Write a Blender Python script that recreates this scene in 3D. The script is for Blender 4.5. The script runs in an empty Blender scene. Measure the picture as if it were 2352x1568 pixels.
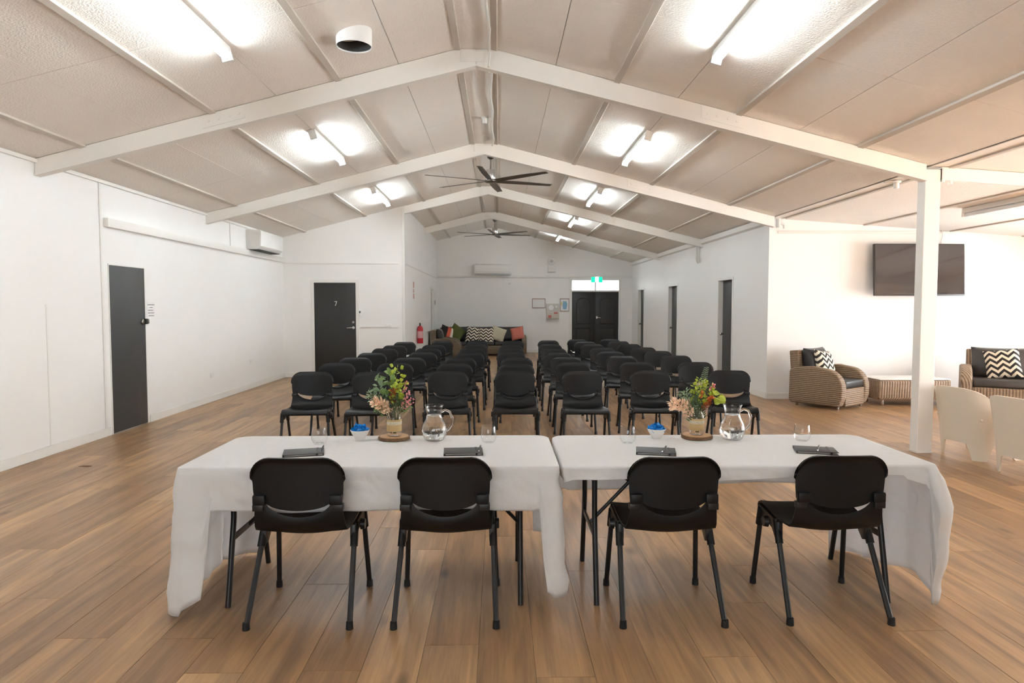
import bpy, bmesh, math, random
from mathutils import Vector, Matrix, noise

random.seed(7)
SC = bpy.context.scene
COL = SC.collection
R = math.radians
PI = math.pi

# ------------------------------------------------------------------ camera
cam_d = bpy.data.cameras.new('camera'); cam = bpy.data.objects.new('camera', cam_d); COL.objects.link(cam)
cam_d.sensor_width = 36.0; cam_d.lens = 1540.0 / 2352.0 * 36.0; cam_d.clip_start = 0.05; cam_d.clip_end = 200
cam.location = (0, 0, 1.53); cam.rotation_euler = (R(90 - 3.0), 0, R(-1.12))
SC.camera = cam

# ------------------------------------------------------------------ world, daylight, added fill, exposure
WORLD_STRENGTH = 1.6
DAY_SIDE = 195.0
FILL_FRONT = 6.0
FILL_NEAR = 12.0
FILL_BACK = 13.0
SUN = 220.0
TUBE_STRENGTH = 28.5
world = bpy.data.worlds.new('world'); SC.world = world; world.use_nodes = True
bg = world.node_tree.nodes['Background']; bg.inputs[0].default_value = (0.93, 0.97, 1.0, 1); bg.inputs[1].default_value = WORLD_STRENGTH

def area_light(name, loc, rot, sx, sy, watts, col):
    d = bpy.data.lights.new(name, 'AREA'); d.shape = 'RECTANGLE'; d.size = sx; d.size_y = sy; d.energy = watts; d.color = col
    o = bpy.data.objects.new(name, d); COL.objects.link(o); o.location = loc; o.rotation_euler = rot
    return o
# daylight standing outside the glazed side wall of the lounge
area_light('daylight_side', (9.85, 8.0, 1.25), (0, R(90), 0), 2.3, 4.8, DAY_SIDE, (0.97, 0.985, 1.0))
area_light('daylight_side_near', (9.85, 3.0, 1.25), (0, R(90), 0), 2.3, 2.6, FILL_NEAR, (0.97, 0.985, 1.0))  # unseen fill added to lift the floor on the lounge side
area_light('daylight_back', (-1.0, -3.75, 1.55), (R(90), 0, 0), 4.0, 1.4, FILL_BACK, (0.97, 0.985, 1.0))  # unseen fill added behind the camera for cloth fronts and near ceiling
area_light('daylight_front', (7.2, 0.95, 1.25), (R(90), 0, 0), 4.0, 2.3, FILL_FRONT, (0.97, 0.985, 1.0))  # unseen fill added to light the screen wall from the front

sun_d = bpy.data.lights.new('sun', 'SUN'); sun_d.energy = SUN; sun_d.angle = R(0.6); sun_d.color = (1.0, 0.97, 0.92)
sun = bpy.data.objects.new('sun', sun_d); COL.objects.link(sun); sun.location = (14, 9, 9)
sun.rotation_euler = Vector((-0.44, -0.14, -0.88)).to_track_quat('-Z', 'Y').to_euler()   # high sun beyond the glazed lounge wall

vs = SC.view_settings
vs.view_transform = 'Standard'; vs.look = 'None'; vs.gamma = 1.0; vs.use_curve_mapping = False
vs.exposure = 1.5
SC.cycles.diffuse_bounces = 8; SC.cycles.max_bounces = 14; SC.cycles.transmission_bounces = 12

# ------------------------------------------------------------------ materials
def new_mat(name):
    m = bpy.data.materials.new(name); m.use_nodes = True
    return m, m.node_tree.nodes, m.node_tree.links, m.node_tree.nodes['Principled BSDF']

def mat(name, col, rough=0.5, metal=0.0, spec=0.5, noise=0.0, nscale=40.0, bump=0.0, bscale=200.0, emit=0.0, coat=0.0):
    m, N, L, b = new_mat(name)
    b.inputs['Base Color'].default_value = (*col, 1); b.inputs['Roughness'].default_value = rough
    b.inputs['Metallic'].default_value = metal; b.inputs['Specular IOR Level'].default_value = spec
    b.inputs['Coat Weight'].default_value = coat
    if emit:
        b.inputs['Emission Color'].default_value = (*col, 1); b.inputs['Emission Strength'].default_value = emit
    if noise or bump:
        tc = N.new('ShaderNodeNewGeometry')
    if noise:
        n = N.new('ShaderNodeTexNoise'); n.inputs['Scale'].default_value = nscale; n.inputs['Detail'].default_value = 4
        L.new(tc.outputs['Position'], n.inputs['Vector'])
        mx = N.new('ShaderNodeMix'); mx.data_type = 'RGBA'
        mx.inputs[6].default_value = (*[c * (1 - noise) for c in col], 1); mx.inputs[7].default_value = (*[min(1, c * (1 + noise)) for c in col], 1)
        L.new(n.outputs['Fac'], mx.inputs[0]); L.new(mx.outputs[2], b.inputs['Base Color'])
    if bump:
        n2 = N.new('ShaderNodeTexNoise'); n2.inputs['Scale'].default_value = bscale; n2.inputs['Detail'].default_value = 3
        L.new(tc.outputs['Position'], n2.inputs['Vector'])
        bp = N.new('ShaderNodeBump'); bp.inputs['Strength'].default_value = bump; bp.inputs['Distance'].default_value = 0.01
        L.new(n2.outputs['Fac'], bp.inputs['Height']); L.new(bp.outputs['Normal'], b.inputs['Normal'])
    return m

M = {}
M['wall'] = mat('white_wall_paint', (0.85, 0.848, 0.835), 0.45, spec=0.35, noise=0.025, nscale=1.3, bump=0.03, bscale=30)
M['ceiling'] = mat('ceiling_board_paint', (0.86, 0.815, 0.765), 0.75, spec=0.25, noise=0.03, nscale=2.0, bump=0.6, bscale=65)
M['ceiling_base'] = mat('ceiling_backing', (0.50, 0.46, 0.41), 0.8)
M['batten'] = mat('ceiling_batten_paint', (0.58, 0.53, 0.47), 0.6)  # shadow on the battens put into a darker base colour
M['beam'] = mat('steel_beam_paint', (0.85, 0.83, 0.79), 0.4, noise=0.02, nscale=4)
M['trim'] = mat('white_trim_paint', (0.80, 0.79, 0.76), 0.4)
M['door'] = mat('charcoal_door_paint', (0.045, 0.045, 0.046), 0.45, noise=0.05, nscale=3)
M['door_dark'] = mat('black_door_paint', (0.022, 0.021, 0.020), 0.45)
M['chrome'] = mat('brushed_chrome', (0.62, 0.61, 0.59), 0.25, metal=1.0)
M['nickel'] = mat('dark_nickel', (0.30, 0.28, 0.25), 0.3, metal=1.0)
M['plastic'] = mat('black_chair_plastic', (0.006, 0.006, 0.0065), 0.42, spec=0.34, bump=0.05, bscale=500)
M['black_metal'] = mat('black_powder_coat', (0.012, 0.012, 0.013), 0.35, spec=0.5)
M['rubber'] = mat('black_rubber', (0.008, 0.008, 0.008), 0.6)
M['white_plastic'] = mat('white_plastic', (0.80, 0.80, 0.78), 0.4)
M['cream_plastic'] = mat('cream_chair_plastic', (0.72, 0.64, 0.53), 0.45, noise=0.02, nscale=3)
M['grey_plastic'] = mat('grey_plastic', (0.55, 0.55, 0.53), 0.5)
M['dark_hole'] = mat('dark_interior', (0.05, 0.05, 0.05), 0.8, noise=0.5, nscale=60)
M['leatherette'] = mat('black_leather', (0.022, 0.021, 0.021), 0.38, bump=0.25, bscale=12)
M['leather_brown'] = mat('charcoal_leather', (0.05, 0.043, 0.038), 0.4, bump=0.3, bscale=9)
M['green_fabric'] = mat('olive_fabric', (0.10, 0.115, 0.03), 0.9, bump=0.3, bscale=300)
M['cream_fabric'] = mat('cream_speckled_fabric', (0.52, 0.47, 0.34), 0.9, noise=0.35, nscale=60)
M['coral_fabric'] = mat('coral_fabric', (0.55, 0.17, 0.12), 0.9, noise=0.1, nscale=60)
M['red'] = mat('extinguisher_red', (0.50, 0.015, 0.03), 0.3)
M['pale_red'] = mat('sign_red', (0.55, 0.18, 0.15), 0.5)
M['green_sign'] = mat('exit_sign_green', (0.0, 0.72, 0.32), 0.5, emit=0.55)
M['white_sign'] = mat('exit_sign_white', (1, 1, 1), 0.5, emit=0.9)
M['paper'] = mat('white_paper', (0.82, 0.82, 0.82), 0.7)
M['ink'] = mat('printed_ink', (0.10, 0.10, 0.11), 0.7)
M['blue_print'] = mat('map_blue', (0.22, 0.42, 0.58), 0.6)
M['yellow_print'] = mat('map_yellow', (0.62, 0.55, 0.15), 0.6)
M['frame_wood'] = mat('reddish_frame', (0.36, 0.24, 0.22), 0.5)
M['panel_beige'] = mat('panel_beige', (0.62, 0.60, 0.54), 0.5)
M['screen'] = mat('tv_screen', (0.030, 0.022, 0.020), 0.12, spec=0.9, coat=0.4)
M['tv_body'] = mat('tv_black', (0.02, 0.018, 0.017), 0.35)
M['table_top'] = mat('trestle_top_grey', (0.45, 0.44, 0.42), 0.5)
M['notebook'] = mat('notebook_cover', (0.030, 0.031, 0.033), 0.5, bump=0.1, bscale=400)
M['notebook_dark'] = mat('notebook_band', (0.010, 0.010, 0.011), 0.5)
M['bark'] = mat('bark', (0.16, 0.085, 0.04), 0.85, noise=0.4, nscale=60, bump=0.5, bscale=120)
M['stem'] = mat('stem_brown_green', (0.10, 0.11, 0.035), 0.7)
M['leaf_lime'] = mat('lime_leaf', (0.36, 0.43, 0.03), 0.55, noise=0.25, nscale=40)
M['leaf_green'] = mat('mid_green_leaf', (0.17, 0.28, 0.075), 0.55, noise=0.3, nscale=40)
M['leaf_dark'] = mat('dark_green_leaf', (0.06, 0.11, 0.04), 0.55, noise=0.3, nscale=40)
M['leaf_grey'] = mat('grey_green_leaf', (0.26, 0.36, 0.21), 0.6, noise=0.25, nscale=40)
M['peach'] = mat('dried_peach_petal', (0.90, 0.64, 0.46), 0.8, noise=0.12, nscale=60)
M['pink'] = mat('pink_petal', (0.80, 0.30, 0.32), 0.7, noise=0.2, nscale=90)
M['rust'] = mat('rust_red_petal', (0.33, 0.055, 0.015), 0.7, noise=0.3, nscale=90)
M['orange'] = mat('orange_petal', (0.70, 0.17, 0.04), 0.7, noise=0.2, nscale=90)
M['hessian'] = mat('hessian_band', (0.52, 0.36, 0.17), 0.9, noise=0.2, nscale=250, bump=0.4, bscale=500)
M['blue_wrap'] = mat('blue_candy_wrapper', (0.01, 0.22, 0.62), 0.22, noise=0.3, nscale=70)
M['cable'] = mat('white_cable', (0.75, 0.74, 0.70), 0.5)
M['fan_blade'] = mat('fan_blade_metal', (0.16, 0.145, 0.125), 0.4, metal=0.6)
M['tube_lit'] = mat('lit_diffuser', (0.87, 0.96, 1.0), 0.5, emit=TUBE_STRENGTH)
M['tube_off'] = mat('unlit_diffuser', (0.80, 0.83, 0.86), 0.4)
M['ext_label'] = mat('extinguisher_label', (0.65, 0.35, 0.36), 0.5)

def wood_material():
    m, N, L, b = new_mat('oak_floorboard')
    geo = N.new('ShaderNodeNewGeometry'); oi = N.new('ShaderNodeObjectInfo')
    add = N.new('ShaderNodeMath'); add.operation = 'ADD'; L.new(geo.outputs['Random Per Island'], add.inputs[0]); L.new(oi.outputs['Random'], add.inputs[1])
    fr = N.new('ShaderNodeMath'); fr.operation = 'FRACT'; L.new(add.outputs[0], fr.inputs[0])
    mul = N.new('ShaderNodeMath'); mul.operation = 'MULTIPLY'; mul.inputs[1].default_value = 37.0; L.new(fr.outputs[0], mul.inputs[0])
    comb = N.new('ShaderNodeCombineXYZ'); L.new(mul.outputs[0], comb.inputs[0]); L.new(mul.outputs[0], comb.inputs[1]); L.new(mul.outputs[0], comb.inputs[2])
    va = N.new('ShaderNodeVectorMath'); va.operation = 'ADD'; L.new(geo.outputs['Position'], va.inputs[0]); L.new(comb.outputs[0], va.inputs[1])
    sc = N.new('ShaderNodeVectorMath'); sc.operation = 'MULTIPLY'; sc.inputs[1].default_value = (9.0, 0.75, 1.0); L.new(va.outputs[0], sc.inputs[0])
    n1 = N.new('ShaderNodeTexNoise'); n1.inputs['Scale'].default_value = 1.6; n1.inputs['Detail'].default_value = 6; n1.inputs['Distortion'].default_value = 0.7; L.new(sc.outputs[0], n1.inputs['Vector'])
    sc2 = N.new('ShaderNodeVectorMath'); sc2.operation = 'MULTIPLY'; sc2.inputs[1].default_value = (70.0, 2.2, 1.0); L.new(va.outputs[0], sc2.inputs[0])
    n2 = N.new('ShaderNodeTexNoise'); n2.inputs['Scale'].default_value = 1.5; n2.inputs['Detail'].default_value = 3; L.new(sc2.outputs[0], n2.inputs['Vector'])
    # plank tone
    r1 = N.new('ShaderNodeValToRGB'); e = r1.color_ramp.elements
    e[0].position = 0.0; e[0].color = (0.275, 0.158, 0.076, 1); e[1].position = 1.0; e[1].color = (0.425, 0.262, 0.132, 1)
    k = r1.color_ramp.elements.new(0.5); k.color = (0.345, 0.205, 0.101, 1)
    L.new(fr.outputs[0], r1.inputs[0])
    r2 = N.new('ShaderNodeValToRGB'); e = r2.color_ramp.elements
    e[0].position = 0.30; e[0].color = (0.56, 0.55, 0.56, 1); e[1].position = 0.70; e[1].color = (1.30, 1.25, 1.17, 1)
    L.new(n1.outputs['Fac'], r2.inputs[0])
    mm = N.new('ShaderNodeMix'); mm.data_type = 'RGBA'; mm.blend_type = 'MULTIPLY'; mm.inputs[0].default_value = 0.85
    L.new(r1.outputs[0], mm.inputs[6]); L.new(r2.outputs[0], mm.inputs[7])
    r3 = N.new('ShaderNodeValToRGB'); e = r3.color_ramp.elements
    e[0].position = 0.35; e[0].color = (0.86, 0.86, 0.86, 1); e[1].position = 0.65; e[1].color = (1.06, 1.06, 1.06, 1)
    L.new(n2.outputs['Fac'], r3.inputs[0])
    m3 = N.new('ShaderNodeMix'); m3.data_type = 'RGBA'; m3.blend_type = 'MULTIPLY'; m3.inputs[0].default_value = 0.8
    L.new(mm.outputs[2], m3.inputs[6]); L.new(r3.outputs[0], m3.inputs[7])
    # knots
    sk = N.new('ShaderNodeVectorMath'); sk.operation = 'MULTIPLY'; sk.inputs[1].default_value = (3.4, 1.5, 0.0); L.new(va.outputs[0], sk.inputs[0])
    vo = N.new('ShaderNodeTexVoronoi'); vo.inputs['Scale'].default_value = 1.0; L.new(sk.outputs[0], vo.inputs['Vector'])
    r4 = N.new('ShaderNodeValToRGB'); e = r4.color_ramp.elements
    e[0].position = 0.03; e[0].color = (0.30, 0.28, 0.28, 1); e[1].position = 0.14; e[1].color = (1, 1, 1, 1)
    L.new(vo.outputs['Distance'], r4.inputs[0])
    m4 = N.new('ShaderNodeMix'); m4.data_type = 'RGBA'; m4.blend_type = 'MULTIPLY'; m4.inputs[0].default_value = 0.8
    L.new(m3.outputs[2], m4.inputs[6]); L.new(r4.outputs[0], m4.inputs[7])
    L.new(m4.outputs[2], b.inputs['Base Color'])
    b.inputs['Roughness'].default_value = 0.36; b.inputs['Specular IOR Level'].default_value = 0.42
    bp = N.new('ShaderNodeBump'); bp.inputs['Strength'].default_value = 0.12; bp.inputs['Distance'].default_value = 0.004
    L.new(n2.outputs['Fac'], bp.inputs['Height']); L.new(bp.outputs['Normal'], b.inputs['Normal'])
    return m
M['wood'] = wood_material()
M['wood_gap'] = mat('floor_joint', (0.19, 0.12, 0.07), 0.7)

def slice_material():
    m, N, L, b = new_mat('wood_slice_face')
    tc = N.new('ShaderNodeTexCoord'); w = N.new('ShaderNodeTexWave'); w.wave_type = 'RINGS'; w.rings_direction = 'Z'
    w.inputs['Scale'].default_value = 45; w.inputs['Distortion'].default_value = 3; L.new(tc.outputs['Object'], w.inputs['Vector'])
    r = N.new('ShaderNodeValToRGB'); r.color_ramp.elements[0].color = (0.40, 0.22, 0.10, 1); r.color_ramp.elements[1].color = (0.56, 0.34, 0.17, 1)
    L.new(w.outputs['Fac'], r.inputs[0]); L.new(r.outputs[0], b.inputs['Base Color']); b.inputs['Roughness'].default_value = 0.7
    return m
M['slice'] = slice_material()

def wicker_material(name, c0, c1, rib=False):
    m, N, L, b = new_mat(name)
    tc = N.new('ShaderNodeTexCoord')
    w1 = N.new('ShaderNodeTexWave'); w1.bands_direction = 'Z'; w1.inputs['Scale'].default_value = 18 if rib else 11; w1.inputs['Distortion'].default_value = 1.2; w1.inputs['Detail'].default_value = 1
    ax = N.new('ShaderNodeSeparateXYZ'); L.new(tc.outputs['Object'], ax.inputs[0])
    sm = N.new('ShaderNodeMath'); sm.operation = 'ADD'; L.new(ax.outputs[0], sm.inputs[0]); L.new(ax.outputs[1], sm.inputs[1])
    cb = N.new('ShaderNodeCombineXYZ'); L.new(sm.outputs[0], cb.inputs[0])
    w2 = N.new('ShaderNodeTexWave'); w2.bands_direction = 'X'; w2.inputs['Scale'].default_value = 8 if rib else 15; w2.inputs['Distortion'].default_value = 0.0
    L.new(tc.outputs['Object'], w1.inputs['Vector']); L.new(cb.outputs[0], w2.inputs['Vector'])
    wk = w1 if rib else w2; wm = w2 if rib else w1
    da = N.new('ShaderNodeMath'); da.operation = 'MULTIPLY_ADD'; da.inputs[1].default_value = 0.45; da.inputs[2].default_value = 0.55; L.new(wk.outputs['Fac'], da.inputs[0])
    mu = N.new('ShaderNodeMath'); mu.operation = 'MULTIPLY'; L.new(wm.outputs['Fac'], mu.inputs[0]); L.new(da.outputs[0], mu.inputs[1])
    nz = N.new('ShaderNodeTexNoise'); nz.inputs['Scale'].default_value = 14; L.new(tc.outputs['Object'], nz.inputs['Vector'])
    av = N.new('ShaderNodeMath'); av.operation = 'MULTIPLY_ADD'; av.inputs[1].default_value = 0.5; L.new(nz.outputs['Fac'], av.inputs[0]); L.new(mu.outputs[0], av.inputs[2])
    r = N.new('ShaderNodeValToRGB'); r.color_ramp.elements[0].position = 0.15; r.color_ramp.elements[0].color = (*c0, 1); r.color_ramp.elements[1].position = 0.95; r.color_ramp.elements[1].color = (*c1, 1)
    L.new(av.outputs[0], r.inputs[0]); L.new(r.outputs[0], b.inputs['Base Color']); b.inputs['Roughness'].default_value = 0.55
    bp = N.new('ShaderNodeBump'); bp.inputs['Strength'].default_value = 0.7; bp.inputs['Distance'].default_value = 0.008
    L.new(mu.outputs[0], bp.inputs['Height']); L.new(bp.outputs['Normal'], b.inputs['Normal'])
    return m
M['wicker'] = wicker_material('wicker_weave', (0.13, 0.083, 0.045), (0.27, 0.185, 0.11))
M['wicker_rib'] = wicker_material('ribbed_wicker_weave', (0.12, 0.07, 0.04), (0.42, 0.30, 0.20), True)
M['wicker_dark'] = wicker_material('dark_wicker_weave', (0.075, 0.05, 0.028), (0.20, 0.14, 0.08))

def chevron_material():
    m, N, L, b = new_mat('chevron_print')
    tc = N.new('ShaderNodeTexCoord'); ax = N.new('ShaderNodeSeparateXYZ'); L.new(tc.outputs['Generated'], ax.inputs[0])
    def math_(op, a, bb=None):
        n = N.new('ShaderNodeMath'); n.operation = op
        for i, q in enumerate((a, bb)):
            if q is None: continue
            if isinstance(q, (int, float)): n.inputs[i].default_value = q
            else: L.new(q, n.inputs[i])
        return n.outputs[0]
    x = math_('MULTIPLY', ax.outputs[0], 3.0); x = math_('FRACT', x); x = math_('SUBTRACT', x, 0.5); x = math_('ABSOLUTE', x); x = math_('MULTIPLY', x, 1.5)
    z = math_('MULTIPLY', ax.outputs[2], 5.0); s = math_('ADD', x, z); s = math_('FRACT', s); s = math_('GREATER_THAN', s, 0.5)
    mx = N.new('ShaderNodeMix'); mx.data_type = 'RGBA'; mx.inputs[6].default_value = (0.025, 0.02, 0.018, 1); mx.inputs[7].default_value = (0.80, 0.70, 0.55, 1)
    L.new(s, mx.inputs[0]); L.new(mx.outputs[2], b.inputs['Base Color']); b.inputs['Roughness'].default_value = 0.85
    return m
M['chevron'] = chevron_material()

def bands_material():
    m, N, L, b = new_mat('red_white_black_print')
    tc = N.new('ShaderNodeTexCoord'); ax = N.new('ShaderNodeSeparateXYZ'); L.new(tc.outputs['Generated'], ax.inputs[0])
    r = N.new('ShaderNodeValToRGB'); r.color_ramp.interpolation = 'CONSTANT'; e = r.color_ramp.elements
    e[0].position = 0; e[0].color = (0.02, 0.018, 0.016, 1); e[1].position = 0.45; e[1].color = (0.60, 0.10, 0.05, 1); k = e.new(0.72); k.color = (0.75, 0.66, 0.55, 1)
    L.new(ax.outputs[0], r.inputs[0]); L.new(r.outputs[0], b.inputs['Base Color']); b.inputs['Roughness'].default_value = 0.85
    return m
M['bands'] = bands_material()

def cloth_material():
    m, N, L, b = new_mat('white_tablecloth')
    b.inputs['Base Color'].default_value = (0.87, 0.87, 0.86, 1); b.inputs['Roughness'].default_value = 0.85; b.inputs['Specular IOR Level'].default_value = 0.2
    geo = N.new('ShaderNodeNewGeometry')
    n = N.new('ShaderNodeTexNoise'); n.inputs['Scale'].default_value = 6.5; n.inputs['Detail'].default_value = 5; n.inputs['Distortion'].default_value = 1.6
    L.new(geo.outputs['Position'], n.inputs['Vector'])
    bp = N.new('ShaderNodeBump'); bp.inputs['Strength'].default_value = 0.5; bp.inputs['Distance'].default_value = 0.018
    L.new(n.outputs['Fac'], bp.inputs['Height']); L.new(bp.outputs['Normal'], b.inputs['Normal'])
    t = N.new('ShaderNodeBsdfTranslucent'); t.inputs[0].default_value = (0.86, 0.87, 0.90, 1)
    ms = N.new('ShaderNodeMixShader'); ms.inputs[0].default_value = 0.34
    out = N['Material Output']; L.new(b.outputs[0], ms.inputs[1]); L.new(t.outputs[0], ms.inputs[2]); L.new(ms.outputs[0], out.inputs[0])
    return m
M['cloth'] = cloth_material()

def glass_material(name, col=(1, 1, 1), ior=1.45):
    m, N, L, b = new_mat(name)
    b.inputs['Base Color'].default_value = (*col, 1); b.inputs['Roughness'].default_value = 0.0; b.inputs['IOR'].default_value = ior; b.inputs['Transmission Weight'].default_value = 1.0
    return m
M['glass'] = glass_material('clear_glass')
def thin_glass():
    m, N, L, b = new_mat('thin_drinking_glass')
    tr = N.new('ShaderNodeBsdfTransparent'); tr.inputs[0].default_value = (.97, .975, .975, 1); gl_ = N.new('ShaderNodeBsdfGlossy'); gl_.inputs['Roughness'].default_value = 0.03
    lw = N.new('ShaderNodeLayerWeight'); lw.inputs[0].default_value = 0.5
    pw = N.new('ShaderNodeMath'); pw.operation = 'POWER'; pw.inputs[1].default_value = 2.2; L.new(lw.outputs['Facing'], pw.inputs[0])
    ma = N.new('ShaderNodeMath'); ma.operation = 'MULTIPLY_ADD'; ma.inputs[1].default_value = 0.75; ma.inputs[2].default_value = 0.06; L.new(pw.outputs[0], ma.inputs[0])
    ms = N.new('ShaderNodeMixShader'); L.new(ma.outputs[0], ms.inputs[0]); L.new(tr.outputs[0], ms.inputs[1]); L.new(gl_.outputs[0], ms.inputs[2])
    L.new(ms.outputs[0], N['Material Output'].inputs[0])
    return m
M['thin_glass'] = thin_glass()
M['water'] = glass_material('water', (0.97, 0.99, 1.0), 1.33)

def pane_material():
    m, N, L, b = new_mat('window_pane')
    tr = N.new('ShaderNodeBsdfTransparent'); gl = N.new('ShaderNodeBsdfGlossy'); gl.inputs['Roughness'].default_value = 0.02
    fr = N.new('ShaderNodeFresnel'); fr.inputs[0].default_value = 1.45
    ms = N.new('ShaderNodeMixShader'); L.new(fr.outputs[0], ms.inputs[0]); L.new(tr.outputs[0], ms.inputs[1]); L.new(gl.outputs[0], ms.inputs[2])
    L.new(ms.outputs[0], N['Material Output'].inputs[0])
    return m
M['pane'] = pane_material()

# ------------------------------------------------------------------ builders
class MB:
    def __init__(self): self.v = []; self.f = []
    def box(self, x0, x1, y0, y1, z0, z1, Mx=None):
        n = len(self.v)
        P = [(x0, y0, z0), (x1, y0, z0), (x1, y1, z0), (x0, y1, z0), (x0, y0, z1), (x1, y0, z1), (x1, y1, z1), (x0, y1, z1)]
        if Mx: P = [tuple(Mx @ Vector(p)) for p in P]
        self.v += P
        self.f += [tuple(n + i for i in q) for q in ((3, 2, 1, 0), (4, 5, 6, 7), (0, 1, 5, 4), (1, 2, 6, 5), (2, 3, 7, 6), (3, 0, 4, 7))]
        return self
    def tube(self, pts, r, n=8, cap=True):
        pts = [Vector(p) for p in pts]; rs = r if isinstance(r, (list, tuple)) else [r] * len(pts)
        base = len(self.v); prev = None
        for i, p in enumerate(pts):
            t = (pts[min(i + 1, len(pts) - 1)] - pts[max(i - 1, 0)]).normalized()
            if prev is None:
                a = Vector((0, 0, 1)) if abs(t.z) < 0.9 else Vector((1, 0, 0)); u = t.cross(a).normalized()
            else:
                u = prev - t * prev.dot(t); u.normalize()
            prev = u; w = t.cross(u)
            for k in range(n):
                a = 2 * PI * k / n; self.v.append(tuple(p + (u * math.cos(a) + w * math.sin(a)) * rs[i]))
        for i in range(len(pts) - 1):
            for k in range(n):
                a = base + i * n + k; b_ = base + i * n + (k + 1) % n
                self.f.append((a, b_, b_ + n, a + n))
        if cap:
            self.f.append(tuple(base + k for k in reversed(range(n)))); e = base + (len(pts) - 1) * n
            self.f.append(tuple(e + k for k in range(n)))
        return self
    def lathe(self, prof, n=24, c=(0, 0, 0), wob=None, cap=True):
        base = len(self.v)
        for (r, z) in prof:
            for k in range(n):
                a = 2 * PI * k / n; q = r * (wob[k] if wob else 1)
                self.v.append((c[0] + q * math.cos(a), c[1] + q * math.sin(a), c[2] + z))
        for i in range(len(prof) - 1):
            for k in range(n):
                a = base + i * n + k; b_ = base + i * n + (k + 1) % n
                self.f.append((a, b_, b_ + n, a + n))
        if cap and prof[0][0] > 1e-6: self.f.append(tuple(base + k for k in reversed(range(n))))
        if cap and prof[-1][0] > 1e-6: e = base + (len(prof) - 1) * n; self.f.append(tuple(e + k for k in range(n)))
        return self
    def prism(self, poly, a0, a1, plane='xz'):
        """poly in a plane, extruded along the third axis from a0 to a1"""
        n = len(self.v); k = len(poly)
        def P(p, a): return {'xz': (p[0], a, p[1]), 'yz': (a, p[0], p[1]), 'xy': (p[0], p[1], a)}[plane]
        self.v += [P(p, a0) for p in poly] + [P(p, a1) for p in poly]
        self.f.append(tuple(n + i for i in range(k))); self.f.append(tuple(n + k + i for i in reversed(range(k))))
        for i in range(k): j = (i + 1) % k; self.f.append((n + i, n + k + i, n + k + j, n + j))
        return self
    def grid(self, P, close_u=False):
        n = len(self.v); a = len(P); b_ = len(P[0])
        for r in P: self.v += [tuple(p) for p in r]
        for i in range(a if close_u else a - 1):
            for j in range(b_ - 1):
                q = (i + 1) % a
                self.f.append((n + i * b_ + j, n + q * b_ + j, n + q * b_ + j + 1, n + i * b_ + j + 1))
        return self
    def solid_grid(self, P, t):
        """open grid thickened by t along its normals and closed along its edges"""
        a = len(P); b_ = len(P[0]); P = [[Vector(p) for p in r] for r in P]; Q = []
        for i in range(a):
            row = []
            for j in range(b_):
                du = P[min(i + 1, a - 1)][j] - P[max(i - 1, 0)][j]; dv = P[i][min(j + 1, b_ - 1)] - P[i][max(j - 1, 0)]
                nn = du.cross(dv); nn = nn.normalized() if nn.length > 1e-12 else Vector((0, 0, 1))
                row.append(P[i][j] + nn * t)
            Q.append(row)
        n = len(self.v); self.grid(P); m_ = len(self.v); self.grid(Q)
        A = lambda i, j: n + i * b_ + j
        B = lambda i, j: m_ + i * b_ + j
        for i in range(a - 1):
            self.f.append((A(i, 0), A(i + 1, 0), B(i + 1, 0), B(i, 0))); self.f.append((A(i, b_ - 1), B(i, b_ - 1), B(i + 1, b_ - 1), A(i + 1, b_ - 1)))
        for j in range(b_ - 1):
            self.f.append((A(0, j), B(0, j), B(0, j + 1), A(0, j + 1))); self.f.append((A(a - 1, j), A(a - 1, j + 1), B(a - 1, j + 1), B(a - 1, j)))
        return self
    def ball(self, c, rx, ry, rz, nu=10, nv=6):
        prof = [(math.sin(PI * i / nv), -math.cos(PI * i / nv)) for i in range(nv + 1)]
        base = len(self.v)
        for (r, z) in prof:
            for k in range(nu):
                a = 2 * PI * k / nu; self.v.append((c[0] + rx * r * math.cos(a), c[1] + ry * r * math.sin(a), c[2] + rz * z))
        for i in range(nv):
            for k in range(nu):
                a = base + i * nu + k; b_ = base + i * nu + (k + 1) % nu; self.f.append((a, b_, b_ + nu, a + nu))
        return self
    def pillow(self, w, h, t, n=12):
        """square cushion standing in the xz plane, centred on the origin"""
        def pt(i, j, s):
            u = -1 + 2 * i / n; v_ = -1 + 2 * j / n
            k = max(0.0, (1 - u ** 4) * (1 - v_ ** 4)); th = t * 0.5 * k ** 0.55
            pull = 1 - 0.05 * (1 - u * u) * abs(v_) ** 3 - 0.0
            pullx = 1 - 0.05 * (1 - v_ * v_) * abs(u) ** 3
            return Vector((u * w / 2 * pullx, s * th, v_ * h / 2 * pull))
        self.grid([[pt(i, j, -1) for j in range(n + 1)] for i in range(n + 1)])
        self.grid([[pt(i, j, 1) for j in reversed(range(n + 1))] for i in range(n + 1)])
        return self
    def build(self, name, m, parent=None, smooth=40, bevel=0.0, seg=2, weld=False):
        me = bpy.data.meshes.new(name); bm = bmesh.new()
        vs_ = [bm.verts.new(p) for p in self.v]
        for q in self.f:
            try: bm.faces.new([vs_[i] for i in q])
            except ValueError: pass
        if weld: bmesh.ops.remove_doubles(bm, verts=bm.verts, dist=1e-5)
        bmesh.ops.recalc_face_normals(bm, faces=bm.faces)
        if bevel:
            ed = [e for e in bm.edges if len(e.link_faces) == 2 and e.calc_face_angle(0) > R(30)]
            bmesh.ops.bevel(bm, geom=ed, offset=bevel, segments=seg, profile=0.5, affect='EDGES', clamp_overlap=True)
        bm.to_mesh(me); bm.free()
        if smooth:
            for p in me.polygons: p.use_smooth = True
            me.set_sharp_from_angle(angle=R(smooth))
        me.materials.append(M[m] if isinstance(m, str) else m)
        return link(name, me, parent)

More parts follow.
